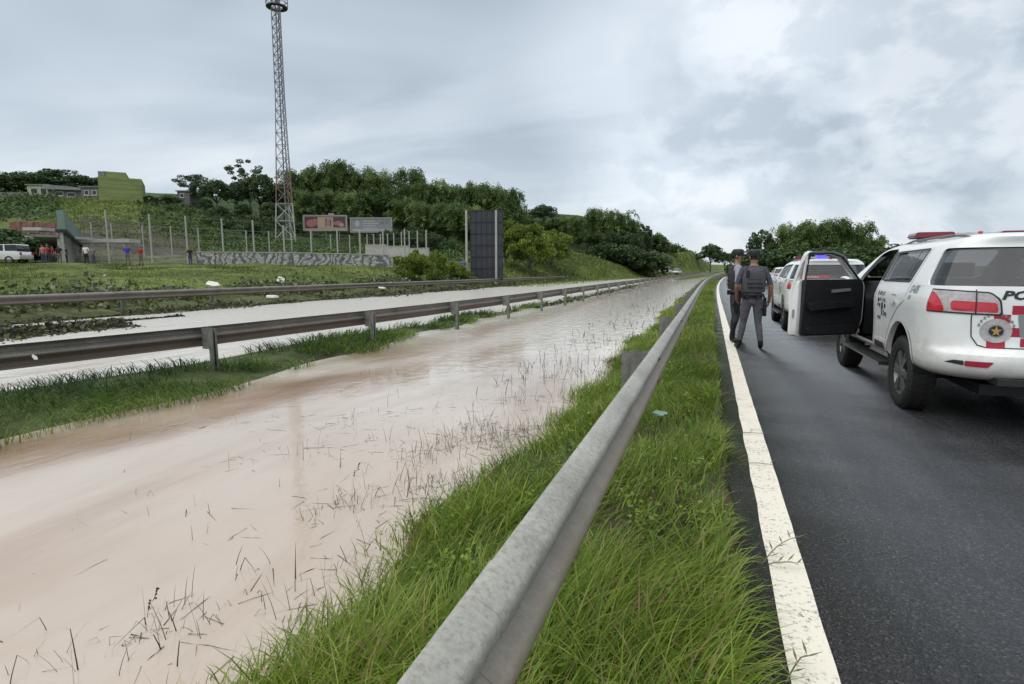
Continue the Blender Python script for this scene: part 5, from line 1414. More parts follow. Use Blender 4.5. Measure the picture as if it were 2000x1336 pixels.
settle(text_obj('banner_lettering', SUV_BVH, 'POLÍCIA', 0.085, (-0.64, 1.203), 'y', -1, CLEARL, suv2, 0.1, 0.002, 1.0, 0.010, (1.2, .8)))
# a third, farther car
suv3 = copy_tree(suv2, skip=('light_bar', 'window_banner', 'banner_lettering', 'roof_lamp', 'aerial', 'red_check', 'crest', 'lettering', 'unit_number', 'side_emblem', 'side_lettering', 'seat', 'cargo_box', 'steering_wheel', 'running_board_strip'))
suv3.name = 'parked_car'
tag(suv3, 'white car parked farthest ahead, showing beside the right-hand officer', 'car')
P3 = at_z(1509, 566, 0.0)
suv3.location = (P3.x + 0.9, P3.y + 1.0, float(r_off(P3.y))); suv3.scale = (0.92, 0.92, 0.92)
# ------------------------------------------------------------------ people
SKINM = pmat('skin', (0.30, 0.165, 0.105), (0.26, 0.14, 0.09), 20, 0.55)
HAIRM = pmat('dark_hair', (0.014, 0.012, 0.011), rough=0.6)
GREYT = pmat('grey_uniform_trousers', (0.095, 0.088, 0.105), (0.070, 0.066, 0.080), 14, 0.85, bump=0.7, bscale=11, bdist=0.05)
DARKT = pmat('dark_uniform_trousers', (0.050, 0.048, 0.058), (0.035, 0.034, 0.040), 14, 0.85, bump=0.7, bscale=11, bdist=0.05)
SLATE = pmat('slate_shirt', (0.060, 0.064, 0.088), (0.044, 0.047, 0.066), 12, 0.85, bump=0.6, bscale=12, bdist=0.05)
PALEG = pmat('pale_grey_shirt', (0.30, 0.32, 0.37), (0.24, 0.26, 0.30), 12, 0.85, bump=0.6, bscale=12, bdist=0.05)
VESTM = pmat('grey_vest', (0.070, 0.070, 0.082), (0.052, 0.052, 0.062), 16, 0.8, bump=0.2, bscale=80)
VESTB = pmat('black_vest', (0.018, 0.018, 0.021), (0.03, 0.03, 0.033), 16, 0.8)
BOOTM = pmat('black_leather', (0.010, 0.010, 0.011), rough=0.4)
WHITEC = pmat('white_cloth', (0.62, 0.62, 0.62), rough=0.8)
def cloth(name, c): return pmat(name, c, tuple(v * .75 for v in c), 12, 0.85)
def skin_mesh(nodes, edges, sub=2):
    """grow one continuous surface over a skeleton: nodes name -> (pos, rx, ry)"""
    names = list(nodes); me = bpy.data.meshes.new('body')
    me.from_pydata([nodes[n][0] for n in names], [(names.index(a), names.index(b)) for a, b in edges], [])
    o = bpy.data.objects.new('skin', me); COL.objects.link(o)
    o.modifiers.new('s', 'SKIN').use_smooth_shade = True
    for i, n in enumerate(names):
        sv_ = me.skin_vertices[0].data[i]; sv_.radius = (nodes[n][1], nodes[n][2]); sv_.use_root = (n == 'pelvis')
    o.modifiers.new('u', 'SUBSURF').levels = sub
    dg = bpy.context.evaluated_depsgraph_get()
    r = bpy.data.meshes.new_from_object(o.evaluated_get(dg)); bpy.data.objects.remove(o)
    return r
def make_person(label, group=None, legs=((-.10, .0, -.14, -.02), (.10, .0, .14, .06)), arms=None, head_yaw=0.0, shirt=SLATE, trousers=GREYT, boots=BOOTM,
                boot_top=0.17, sleeve=1.20, hair=True, sub=2, hands=True, skin=SKINM, stoop=0.0):
    """faces +Y, 1.78 m tall; legs: (knee x, knee y, foot x, foot y) left, right; arms: (elbow, wrist) left, right"""
    root = empty('person'); tag(root, label, 'person', group)
    if arms is None: arms = (((-.27, -.03, 1.14), (-.27, .06, .90)), ((.27, -.03, 1.14), (.27, .06, .90)))
    st = stoop
    N_ = {'pelvis': ((0, 0, .96), .165, .115), 'waist': ((0, .01 + st * .2, 1.10), .150, .105), 'chest': ((0, .01 + st * .6, 1.29), .175, .118), 'uchest': ((0, -.005 + st * .9, 1.405), .150, .098),
          'neck': ((0, .005 + st, 1.500), .058, .060), 'nape': ((0, .015 + st, 1.555), .056, .060), 'head': ((0, .025 + st, 1.655), .078, .095), 'crown': ((0, .015 + st, 1.735), .060, .072)}
    E_ = [('pelvis', 'waist'), ('waist', 'chest'), ('chest', 'uchest'), ('uchest', 'neck'), ('neck', 'nape'), ('nape', 'head'), ('head', 'crown')]
    for s, sd, (kx, ky, fx, fy), (el, wr) in ((-1, 'l', legs[0], arms[0]), (1, 'r', legs[1], arms[1])):
        wr = Vector(wr); el = Vector(el); hd = (wr - el).normalized()
        N_.update({'hip' + sd: ((s * .098, 0, .86), .105, .108), 'thigh' + sd: ((s * .098 + (kx - s * .098) * .4, ky * .4, .70), .088, .092), 'knee' + sd: ((kx, ky + .015, .50), .063, .068),
                   'calf' + sd: ((kx + (fx - kx) * .35, ky + (fy - ky) * .35 - .015, .36), .060, .066), 'ankle' + sd: ((fx, fy - .02, .10), .046, .050), 'heel' + sd: ((fx, fy - .01, .048), .044, .046), 'toe' + sd: ((fx + s * .03, fy + .17, .036), .042, .034),
                   'sh' + sd: ((s * .185, st * .9, 1.425), .072, .072), 'ua' + sd: (tuple(Vector((s * .205, st * .9, 1.40)).lerp(el, .5)), .053, .055), 'el' + sd: (tuple(el), .044, .045),
                   'fa' + sd: (tuple(el.lerp(wr, .4)), .042, .043), 'wr' + sd: (tuple(wr), .027, .030), 'palm' + sd: (tuple(wr + hd * .075), .020, .036)})
        E_ += [('pelvis', 'hip' + sd), ('hip' + sd, 'thigh' + sd), ('thigh' + sd, 'knee' + sd), ('knee' + sd, 'calf' + sd), ('calf' + sd, 'ankle' + sd), ('ankle' + sd, 'heel' + sd), ('heel' + sd, 'toe' + sd),
               ('uchest', 'sh' + sd), ('sh' + sd, 'ua' + sd), ('ua' + sd, 'el' + sd), ('el' + sd, 'fa' + sd), ('fa' + sd, 'wr' + sd), ('wr' + sd, 'palm' + sd)]
    me = skin_mesh(N_, E_, sub)
    V = [tuple(v.co) for v in me.vertices]; F = [tuple(p.vertices) for p in me.polygons]
    # turn the head
    if head_yaw:
        c, s_ = math.cos(head_yaw), math.sin(head_yaw); y0 = st + .015
        V = [((x * c - (y - y0) * s_, x * s_ + (y - y0) * c + y0, z) if z > 1.565 and abs(x) < .14 else (x, y, z)) for x, y, z in V]
    nbody = len(F)
    mb = MB(); mb.v = V; mb.f = F
    H = Matrix.Rotation(head_yaw, 4, 'Z')
    def hp(x, y, z): q = H @ Vector((x, y, 0)); return (q.x, q.y + st + .015, z)
    feats = []
    if hands:
        for s, (el, wr) in ((-1, arms[0]), (1, arms[1])):
            wr = Vector(wr); hd = (wr - Vector(el)).normalized(); base = wr + hd * .085
            acr = Vector((0, 1, 0)); acr = (acr - hd * acr.dot(hd)).normalized(); inw = Vector((-s, 0, 0)); inw = (inw - hd * inw.dot(hd)).normalized()
            for k, ln in enumerate((.070, .080, .074, .058)):
                b = base + acr * (.027 - .018 * k)
                mb.tube([b - hd * .02, b + hd * ln * .5 + inw * .006, b + hd * ln * .85 + inw * .025, b + hd * ln * .95 + inw * .042], [.009, .0088, .008, .006], 6)
            tb_ = wr + hd * .045 + acr * .024
            mb.tube([tb_, tb_ + acr * .025 + hd * .030 + inw * .008, tb_ + acr * .026 + hd * .062 + inw * .02], [.011, .010, .007], 6)
    hand_end = len(mb.f)
    mb.ball(hp(0, .110, 1.645), (.014, .020, .022), 8, 6)                                   # nose
    for s in (-1, 1): mb.ball(hp(s * .083, .005, 1.650), (.012, .022, .032), 8, 6)          # ears
    ear_end = len(mb.f)
    for s in (-1, 1): mb.ball(hp(s * .032, .092, 1.668), (.012, .008, .006), 8, 5)          # eyes
    mb.ball(hp(0, .095, 1.605), (.024, .008, .005), 8, 5)                                   # mouth
    body = bpy.data.meshes.new('body'); body.from_pydata(mb.v, [], mb.f); body.update()
    bm = bmesh.new(); bm.from_mesh(body); bmesh.ops.recalc_face_normals(bm, faces=bm.faces); bm.to_mesh(body); bm.free()
    for m_ in (skin, shirt, trousers, boots, HAIRM): body.materials.append(m_)
    Hi = H.inverted()
    for p in body.polygons:
        c = p.center; i = p.index
        if i >= nbody:
            p.material_index = 0 if i < ear_end else 4; continue
        armside = abs(c.x) > .165 and c.z < 1.36 or abs(c.x) > .205 and c.z < 1.40
        near_arm = False
        if c.z < 1.36:
            for el, wr in arms:
                for a, b in ((Vector((math.copysign(.205, el[0]), 0, 1.40)), Vector(el)), (Vector(el), Vector(wr)), (Vector(wr), Vector(wr) + (Vector(wr) - Vector(el)).normalized() * .18)):
                    d = b - a; t = max(0, min(1, (c - a).dot(d) / d.length_squared))
                    if (c - (a + d * t)).length < .066 and abs(c.x) > .15: near_arm = True
        if near_arm: p.material_index = 1 if c.z > sleeve else 0
        elif c.z < boot_top: p.material_index = 3
        elif c.z < 1.0: p.material_index = 2
        elif c.z < 1.505: p.material_index = 1
        else:
            q = Hi @ Vector((c.x, c.y - st - .015, 0))
            hairy = hair and (c.z > 1.70 or (q.y < .02 and c.z > 1.60) or (q.y < 0.05 and c.z > 1.66))
            p.material_index = 4 if hairy else 0
    smooth(body, 180)
    link('body', body, root)
    return root
def loft(levels, n=24, ex=3.0):
    """closed rings (z, half width, half depth, y offset)"""
    mb = MB()
    for z, w, d, yo in levels:
        for k in range(n):
            a = 2 * math.pi * k / n; c, s = math.cos(a), math.sin(a)
            mb.v.append((w * math.copysign(abs(c) ** (2 / ex), c), yo + d * math.copysign(abs(s) ** (2 / ex), s), z))
    for r in range(len(levels) - 1):
        for k in range(n): mb.f.append((r * n + k, r * n + (k + 1) % n, (r + 1) * n + (k + 1) % n, (r + 1) * n + k))
    mb.f.append(tuple(range(n))[::-1]); mb.f.append(tuple((len(levels) - 1) * n + k for k in range(n)))
    return mb
def kit(root, vest, side=1, cap=True, thigh=True, head_yaw=0.0):
    """vest, duty belt, holster and cap worn by an officer"""
    v = loft([(1.03, .190, .150, .0), (1.06, .200, .158, .0), (1.20, .208, .165, .0), (1.32, .205, .162, .0), (1.40, .175, .148, -.005), (1.455, .120, .120, -.01), (1.475, .085, .09, -.01)]).build('vest', vest, root, 50)
    for s in (-1, 1): MB().tube([(s * .11, -.13, 1.40), (s * .125, -.05, 1.478), (s * .125, .05, 1.475), (s * .11, .13, 1.38)], .022, 8).build('shoulder_strap', vest, v, 50)
    MB().box((0, -.163, 1.30), (.20, .012, .07)).build('back_patch', vest, v)
    b = loft([(.955, .186, .140, .0), (.965, .192, .146, .0), (1.000, .192, .146, .0), (1.010, .186, .140, .0)]).build('duty_belt', BOOTM, root, 40)
    for x, y in ((-.17, -.07), (-.12, -.12), (.06, -.15), (-.20, .03)): MB().box((x, y, .965), (.055, .045, .085)).build('belt_pouch', BOOTM, b)
    MB().box((-.13, -.155, 1.36), (.05, .04, .12)).build('radio', BOOTM, v); MB().tube([(-.14, -.16, 1.42), (-.14, -.165, 1.55)], .006, 6).build('radio_aerial', BOOTM, v)
    for zz in (1.12, 1.19): MB().box((0, -.166, zz), (.26, .008, .022)).build('webbing', BOOTM, v)
    h = MB().prism(rounded([(-.05, .60), (.04, .60), (.075, .86), (-.045, .86)], .02), 'x', side * .195, side * .245).build('holster', BOOTM, root, 30)
    MB().box((side * .222, -.015, .885), (.030, .045, .10), Matrix.Rotation(.35, 3, 'X')).build('pistol_grip', BOOTM, h)
    MB().box((side * .175, 0, .74), (.06, .16, .035)).build('thigh_strap', BOOTM, h)
    MB().box((side * .20, 0, .91), (.02, .045, .13)).build('drop_strap', BOOTM, h)
    c = loft([(1.672, .090, .106, .012), (1.70, .096, .112, .012), (1.745, .098, .114, .010), (1.775, .090, .105, .008), (1.79, .06, .07, .006)], 20, 2.4)
    pts = [(.085 * math.cos(a), .09 + .085 * math.sin(a)) for a in np.linspace(0, math.pi, 12)]
    if cap: c.prism([(x, y) for x, y in pts], 'z', 1.683, 1.693)
    co = c.build('cap', BOOTM, root, 40)
    co.rotation_euler = (0, 0, head_yaw)
    return root
# the officer in front, back to the camera
fa = at_z(1445, 678, 0.0); fb = at_z(1484, 684, 0.0); mid = (fa + fb) / 2
offA = make_person('police officer in grey vest, back to camera, holster on right thigh', legs=((-.13, .02, -.19, .05), (.12, .0, .17, -.05)),
                   arms=(((-.29, -.04, 1.15), (-.25, .10, .93)), ((.30, -.06, 1.15), (.30, .04, .90))), head_yaw=0.35, shirt=SLATE, trousers=GREYT, boot_top=.16, sleeve=1.17)
kit(offA, VESTM, 1, cap=False, head_yaw=0.35)
offA.location = (mid.x, mid.y, 0); offA.rotation_euler = (0, 0, R(8)); offA.scale = (1.02, 1.02, 1.035)
# the officer beyond him, in profile
fb2 = at_z(1430, 668, 0.0)
offB = make_person('police officer in black vest and peaked cap with pale grey sleeve, at the line', legs=((-.09, .0, -.10, .02), (.10, .02, .11, -.04)),
                   arms=(((-.26, .02, 1.15), (-.20, .16, .98)), ((.27, -.03, 1.15), (.20, .15, .93))), head_yaw=-0.5, shirt=PALEG, trousers=DARKT, boot_top=.42, sleeve=1.17)
kit(offB, VESTB, 1, cap=True, head_yaw=-0.5)
offB.location = (fb2.x + .02, fb2.y, 0); offB.rotation_euler = (0, 0, R(-84)); offB.scale = (1.0, 1.0, 1.06)
# onlookers behind the far verge
REDC = cloth('red_shirt', (0.30, 0.03, 0.035)); BLUEC = cloth('blue_shirt', (0.04, 0.05, 0.42)); PINKC = cloth('pink_shirt', (0.50, 0.16, 0.18)); BLKC = cloth('black_clothes', (0.02, 0.02, 0.022)); DEN = cloth('denim', (0.06, 0.08, 0.13)); KHAKI = cloth('khaki_shorts', (0.18, 0.16, 0.12)); MARO = cloth('maroon_shirt', (0.16, 0.025, 0.03))
def onlooker(px, d, foot, head, yaw, shirt, trousers, label, **kw):
    o = make_person(label, None, shirt=shirt, trousers=trousers, sub=1, hands=True, **kw)
    p = at_d(px, foot, d); q = at_d(px, head, d)
    g = gz(p.x, p.y)
    sc = min(max((q.z - g) / 1.78, 0.85), 1.15)
    o.location = (p.x, p.y, g); o.scale = (sc,) * 3
    o.rotation_euler = (0, 0, yaw)
    return o
FACE = math.pi + PSI
walk = ((-.10, .10, -.12, .26), (.10, -.06, .12, -.30))
onlooker(50, 46, 515, 478, FACE + 1.2, BLKC, BLKC, 'person all in black walking beside the white car at left', legs=walk)
onlooker(86, 47, 514, 477, FACE, PINKC, DEN, 'person in a pink top at the left of the roadside onlookers')
onlooker(95, 48, 514, 478, FACE + .4, REDC, DEN, 'person in a red shirt next to the one in pink')
onlooker(105, 48, 513, 480, FACE - .6, MARO, BLKC, 'person in a maroon shirt in the group of onlookers')
onlooker(117, 47, 513, 478, FACE + .2, BLKC, KHAKI, 'person in black top with pale shorts beside the green canopy')
onlooker(131, 46, 513, 481, FACE + 2.2, BLKC, BLKC, 'person in dark clothes turned away near the green canopy post')
onlooker(170, 46, 515, 477, FACE + .1, WHITEC, BLKC, 'person in a white shirt standing right of the green canopy')
onlooker(184, 47, 513, 482, FACE - .3, cloth('grey_shirt', (.15, .16, .2)), DEN, 'person in a grey shirt behind the one in white')
onlooker(250, 45, 516, 477, FACE + .2, BLUEC, KHAKI, 'person in a bright blue shirt at the court fence')
onlooker(276, 46, 515, 480, FACE - .2, REDC, KHAKI, 'person in a red shirt to the right of the blue one')
onlooker(372, 47, 514, 482, FACE + 1.0, BLKC, DEN, 'lone dark figure at the left end of the graffiti wall')
onlooker(905, 57, 528, 496, FACE + .3, cloth('faded_blue_shirt', (.10, .14, .26)), BLKC, 'person in faded blue close to the left post of the sign board')
# ------------------------------------------------------------------ lattice tower on the slope
TGREY = pmat('tower_grey', (0.20, 0.205, 0.21), (0.14, 0.14, 0.145), 3, 0.6)
TWHITE = pmat('tower_white', (0.42, 0.43, 0.40), (0.32, 0.33, 0.30), 3, 0.6)
TRED = pmat('tower_faded_red', (0.22, 0.12, 0.10), (0.17, 0.12, 0.10), 3, 0.6)
def make_tower():
    d = 108; P0 = at_d(563, 466, d); g = gz(P0.x, P0.y)
    ztop = at_d(522, 14, d).z - g
    root = empty('lattice_tower', (P0.x, P0.y, g)); tag(root, 'tall slender lattice tower with red and white lower bands on the slope', 'tower')
    def R_(z): return float(np.interp(z, [0, ztop * .25, ztop * .62, ztop * 1.3], [2.25, 1.62, 1.02, 0.92]))
    ang = [R(100) + PSI, R(215) + PSI, R(325) + PSI]
    def pt(k, z): return Vector((R_(z) * math.cos(ang[k]), R_(z) * math.sin(ang[k]), z))
    zs = [-0.6]; z = 0.0; hb = 3.4
    while z < ztop * 1.28: zs.append(z); z += hb; hb = max(1.55, hb * 0.93)
    def mt(z): return TWHITE if z < 6 else TRED if z < 13.5 else TGREY if z < 19 else TGREY
    for i in range(len(zs) - 1):
        m_ = mt((zs[i] + zs[i + 1]) / 2)
        for k in range(3):
            a0, a1, b0, b1 = pt(k, zs[i]), pt(k, zs[i + 1]), pt((k + 1) % 3, zs[i]), pt((k + 1) % 3, zs[i + 1])
            strut('leg', a0, a1, 0.105 if zs[i] < 13 else 0.085, m_, root, 6)
            strut('brace', a0, b1, 0.05, m_, root, 5)
            strut('brace', b0, a1, 0.05, m_, root, 5)
            strut('rung', a1, b1, 0.045, m_, root, 5)
    zp = ztop
    pl = MB(); n = 18
    pl.lathe([(1.0, zp - 0.1), (1.85, zp - 0.1), (1.85, zp + .05), (1.0, zp + .05)], 'z', n, closed=True)
    pl.build('platform', BARKD, root)
    for zz in (zp + .6, zp + 1.2):
        ringp = [(1.85 * math.cos(a), 1.85 * math.sin(a), zz) for a in np.linspace(0, 2 * math.pi, 19)]
        MB().tube(ringp, 0.05, 5, cap=False).build('handrail', BARKD, root)
    for k in range(9):
        a = 2 * math.pi * k / 9; strut('stanchion', (1.85 * math.cos(a), 1.85 * math.sin(a), zp), (1.85 * math.cos(a), 1.85 * math.sin(a), zp + 1.25), 0.05, BARKD, root, 5)
    # cable ladder up the middle face
    strut('cable_run', Vector((0.15, -0.5, 0)), Vector((0.1, -0.45, ztop * 1.25)), 0.13, TGREY, root, 6)
    for k, a in enumerate((0.3, 2.3, 4.4)):
        o = MB().box((1.95 * math.cos(a), 1.95 * math.sin(a), zp + 2.2), (0.35, 0.18, 2.0), Matrix.Rotation(a + 1.57, 3, 'Z')).build('panel_antenna', TGREY, root)
BARKD = pmat('dark_steel', (0.06, 0.05, 0.055), rough=0.6)
make_tower()

# ------------------------------------------------------------------ billboards
BCREAM = pmat('faded_cream_print', (0.36, 0.27, 0.23), (0.30, 0.22, 0.19), 1.5, 0.7)
BBROWN = pmat('dark_food_print', (0.10, 0.045, 0.04), (0.06, 0.03, 0.03), 3, 0.7)
BPINK = pmat('pink_food_print', (0.33, 0.16, 0.15), (0.26, 0.10, 0.10), 4, 0.7)
BYELL = pmat('pale_yellow_print', (0.38, 0.30, 0.19), rough=0.7)
BGREY = pmat('washed_out_grey_print', (0.24, 0.25, 0.25), (0.19, 0.195, 0.20), 2.5, 0.7)
BPALE = pmat('pale_print', (0.36, 0.37, 0.36), rough=0.7)
FRAMEG = pmat('frame_grey', (0.30, 0.30, 0.29), (0.24, 0.24, 0.23), 3, 0.7)
def billboard(label, x0, x1, y0, y1, d, kind):
    a = at_d(x0, (y0 + y1) / 2, d); b = at_d(x1, (y0 + y1) / 2, d)
    top = at_d((x0 + x1) / 2, y0, d).z; bot = at_d((x0 + x1) / 2, y1, d).z
    c = (a + b) / 2; W = (b - a).length; H = top - bot
    g = gz(c.x, c.y)
    root = empty('billboard', (c.x, c.y, g), math.atan2(b.y - a.y, b.x - a.x)); tag(root, label, 'billboard')
    zc = (top + bot) / 2 - g
    pn = MB().box((0, 0.06, zc), (W - .1, .08, H - .1)).build('panel', BCREAM if kind == 0 else BGREY, root)
    for z in (zc - H / 2, zc + H / 2): MB().box((0, 0, z), (W + .24, .14, .24)).build('frame_bar', FRAMEG, root)
    for x in (-W / 2, W / 2): MB().box((x, 0.003, zc), (.24, .14, H - .24)).build('frame_bar', FRAMEG, root)
    for x in (-W * .32, 0.02, W * .32):
        strut('post', (x, .2, -.6), (x, .2, zc + H / 2), .10, POSTM, root, 8)
    def disc(name, x, z, rx, rz, m_, off):
        MB().prism([(x + rx * math.cos(t), zc + z + rz * math.sin(t)) for t in np.linspace(0, 2 * math.pi, 16, endpoint=False)], 'y', .02 - off, .0205).build(name, m_, pn)
    def bar(name, x0_, x1_, z0, z1, m_, off=.012):
        MB().box(((x0_ + x1_) / 2, .02 - off / 2, zc + (z0 + z1) / 2), (x1_ - x0_, off, z1 - z0)).build(name, m_, pn)
    if kind == 0:
        bar('dark_print', -W * .47, -W * .18, -H * .36, H * .40, BBROWN, .008); bar('dark_print', W * .19, W * .47, -H * .30, H * .40, BBROWN, .008)
        bar('yellow_print', -W * .17, -W * .02, -H * .26, H * .36, BYELL, .008)
        disc('food_print', -W * .33, -H * .02, W * .11, H * .27, BPINK, .014); disc('food_print', -W * .24, H * .06, W * .07, H * .25, BPINK, .018)
        disc('food_print', W * .30, -H * .02, W * .12, H * .15, BPINK, .014); disc('food_print', W * .38, -H * .14, W * .06, H * .12, BCREAM, .018)
        for k in range(3): bar('mark', W * (.01 + .05 * k), W * (.035 + .05 * k), -H * .20, H * (.30 - .05 * k), BBROWN if k != 1 else BPINK)
        MB().box((W * .15, .0, zc + H / 2 + .28), (1.1, .12, .35)).build('top_plate', FRAMEG, root)
    else:
        disc('print_shape', -W * .34, H * .10, W * .05, H * .22, BPALE, .012)
        for k in range(4): bar('print_line', -W * .20, W * (.10 + .05 * (k % 2)), H * (.26 - .17 * k), H * (.32 - .17 * k), BPALE, .010)
        bar('dark_print', W * .22, W * .32, H * .05, H * .28, POSTM, .010); bar('dark_print', W * .34, W * .42, H * .08, H * .30, POSTM, .010)
        bar('print_line', -W * .46, W * .46, -H * .42, -H * .30, BPALE, .010)
billboard('faded billboard with food pictures, left of the pair under the wood', 593, 677, 421, 450, 112, 0)
billboard('washed-out grey billboard, right of the pair under the wood', 685, 765, 426, 453, 112, 1)

# ------------------------------------------------------------------ court fences and graffiti wall
CONC = pmat('pale_concrete', (0.40, 0.40, 0.36), (0.30, 0.30, 0.27), 3, 0.8)
WIREM = pmat('fence_wire', (0.16, 0.17, 0.16), rough=0.6, metal=0.3)
def court_fence(label, posts, d0, d1, bottom=None):
    P_ = []
    n = len(posts)
    for i, (px, top) in enumerate(posts):
        d = d0 + (d1 - d0) * i / max(n - 1, 1)
        b = at_d(px, 500, d); g = gz(b.x, b.y); P_.append((Vector((b.x, b.y, g)), at_d(px, top, d).z - g))
    root = empty('court_fence', P_[0][0]); tag(root, label, 'fence')
    o = P_[0][0]
    for p, h in P_: strut('post', p - o + Vector((0, 0, -.4)), p - o + Vector((0, 0, h)), 0.075, CONC, root, 8)
    for i in range(n - 1):
        (p, h), (q, h2) = P_[i], P_[i + 1]
        for f in (0.25, 0.5, 0.75, 0.97): strut('wire', p - o + Vector((0, 0, h * f)), q - o + Vector((0, 0, h2 * f)), 0.008, WIREM, root, 4)
court_fence('tall row of pale posts standing along the near side of the court', [(213,410),(297,418),(367,422),(437,427),(497,430),(556,440),(609,450),(660,449),(704,450),(749,447),(791,447),(833,449)], 52, 58)
court_fence('shorter row of pale posts along the far side of the court', [(183,434),(222,437),(282,440),(337,442),(390,445),(483,450),(527,451),(571,455),(647,458),(684,459)], 76, 78)
court_fence('close-set short posts at the right end of the court', [(718,457),(731,457),(744,457),(758,456),(770,455),(785,453),(800,451),(816,450)], 76, 68)
def graffiti_material():
    m, nt, N, L, b = new_mat('graffiti_wall_paint')
    tc = N.new('ShaderNodeTexCoord'); mp = N.new('ShaderNodeMapping'); mp.inputs['Scale'].default_value = (1.3, 1.0, 1.6); L.new(tc.outputs['Object'], mp.inputs[0])
    n = N.new('ShaderNodeTexNoise'); n.inputs['Scale'].default_value = 2.2; n.inputs['Detail'].default_value = 3; n.inputs['Distortion'].default_value = 2.5; L.new(mp.outputs[0], n.inputs[0])
    w = N.new('ShaderNodeTexWave'); w.inputs['Scale'].default_value = 0.45; w.inputs['Distortion'].default_value = 22; w.inputs['Detail'].default_value = 4; w.inputs['Detail Scale'].default_value = 0.9; L.new(mp.outputs[0], w.inputs[0])
    rp = N.new('ShaderNodeValToRGB'); L.new(w.outputs['Fac'], rp.inputs[0])
    e = rp.color_ramp.elements; e[0].position = 0.30; e[0].color = (0.17, 0.175, 0.175, 1); e[1].position = 0.42; e[1].color = (0.46, 0.46, 0.44, 1)
    rp2 = N.new('ShaderNodeValToRGB'); L.new(n.outputs[0], rp2.inputs[0])
    e = rp2.color_ramp.elements; e[0].position = 0.42; e[0].color = (0.5, 0.5, 0.5, 1); e[1].position = 0.6; e[1].color = (1.0, 1.0, 0.96, 1)
    mx = N.new('ShaderNodeMix'); mx.data_type = 'RGBA'; mx.blend_type = 'MULTIPLY'; mx.inputs[0].default_value = 1.0
    L.new(rp.outputs[0], mx.inputs[6]); L.new(rp2.outputs[0], mx.inputs[7]); L.new(mx.outputs[2], b.inputs['Base Color']); b.inputs['Roughness'].default_value = 0.85
    return m
GRAF = graffiti_material()
def low_wall(label, xs_, d, h, mat):
    P_ = [at_d(px, 515, dd) for px, dd in zip(xs_, d)]
    o = Vector((P_[0].x, P_[0].y, gz(P_[0].x, P_[0].y)))
    root = empty('low_wall', o); tag(root, label, 'wall')
    for i in range(len(P_) - 1):
        a, b = P_[i], P_[i + 1]; za, zb = gz(a.x, a.y), gz(b.x, b.y)
        c = (a + b) / 2; L_ = math.hypot(b.x - a.x, b.y - a.y); z0 = min(za, zb) - .4; z1 = (za + zb) / 2 + h
        rot = Matrix.Rotation(math.atan2(b.y - a.y, b.x - a.x), 3, 'Z')
        MB().box(Vector((c.x, c.y, (z0 + z1) / 2)) - o, (L_ - .02, .18, z1 - z0), rot).build('wall_panel', mat, root)
        MB().box(Vector((c.x, c.y, z1 + .04)) - o, (L_ - .02, .26, .08), rot).build('coping', CONC, root)
low_wall('low wall covered in black and white graffiti in front of the court', list(np.linspace(385, 835, 13)), list(np.linspace(50, 53, 13)), 1.05, GRAF)
low_wall('short grey wall behind the right end of the court', [715, 755, 800, 838], [72, 71, 69, 67], 1.6, CONC)

# ------------------------------------------------------------------ buildings at the left
YEL = pmat('pale_lime_render', (0.40, 0.43, 0.27), (0.32, 0.35, 0.22), 0.8, 0.85)
OLIVE = pmat('mossy_olive_wall', (0.27, 0.30, 0.115), (0.15, 0.20, 0.075), 0.35, 0.9, stretch=(.5, .5, 2.5), bump=.3, bscale=6, detail=8)
GREYW = pmat('bare_grey_block', (0.17, 0.165, 0.155), (0.11, 0.105, 0.10), 0.8, 0.9)
DARKW = pmat('dark_opening', (0.02, 0.022, 0.022), rough=0.4)
SHEET = pmat('grey_roof_sheet', (0.23, 0.24, 0.23), (0.15, 0.16, 0.15), 1.0, 0.7)
WHITEW = pmat('white_render', (0.50, 0.49, 0.45), (0.38, 0.37, 0.34), 1.0, 0.85)
GREENF = pmat('grey_green_sheet', (0.20, 0.27, 0.235), (0.15, 0.21, 0.18), 1.2, 0.6, stretch=(1, 1, .2))
def block(name, label, cat, px0, px1, ytop, ybot, d, depth, mat, turn=0.0, sink=2.0, roof=None, windows=()):
    a = at_d(px0, ybot, d); b = at_d(px1, ybot, d); c = (a + b) / 2; W = (b - a).length * (0.84 if turn > .3 else 1)
    z0 = at_d((px0 + px1) / 2, ybot, d).z; H = at_d((px0 + px1) / 2, ytop, d).z - z0
    root = empty(name, (c.x, c.y, z0), math.atan2(b.y - a.y, b.x - a.x) + turn); tag(root, label, cat)
    wl = MB().box((0, depth / 2, (H - sink) / 2), (W, depth, H + sink)).build('wall', mat, root)
    if roof:
        MB().box((0, depth / 2, H + .12), (W + .5, depth + .5, .22)).build('roof', roof, root)
    for u, v, w, h in windows:
        x, z = (u - .5) * W, v * H
        wn = MB().box((x, -.02, z), (w, .10, h)).build('window', WHITEW, root)
        MB().box((x, -.055, z), (w - .25, .06, h - .25)).build('pane', DARKW, wn)
        MB().box((x, -.09, z - h / 2 - .06), (w + .2, .2, .1)).build('sill', WHITEW, wn)
    return root, W, H
block('house', 'small pale house with two dark windows under the crest trees', 'house', 55, 95, 362, 387, 122, 7, YEL, roof=SHEET, windows=((.34, .55, 1.5, 1.3), (.80, .55, 1.4, 1.3)))
r_, W_, H_ = block('house', 'grey sheet-roofed house right of the pale one on the crest', 'house', 95, 160, 369, 388, 121, 8, GREYW, windows=((.35, .5, 1.6, .9), (.7, .4, 1.8, .9)))
MB().prism([(-W_ / 2 - .4, H_ - .1), (-W_ / 2 - .4, H_ + .9), (W_ / 2 + .4, H_ + .15), (W_ / 2 + .4, H_ - .35)], 'y', -.7, 9).build('roof', SHEET, r_)
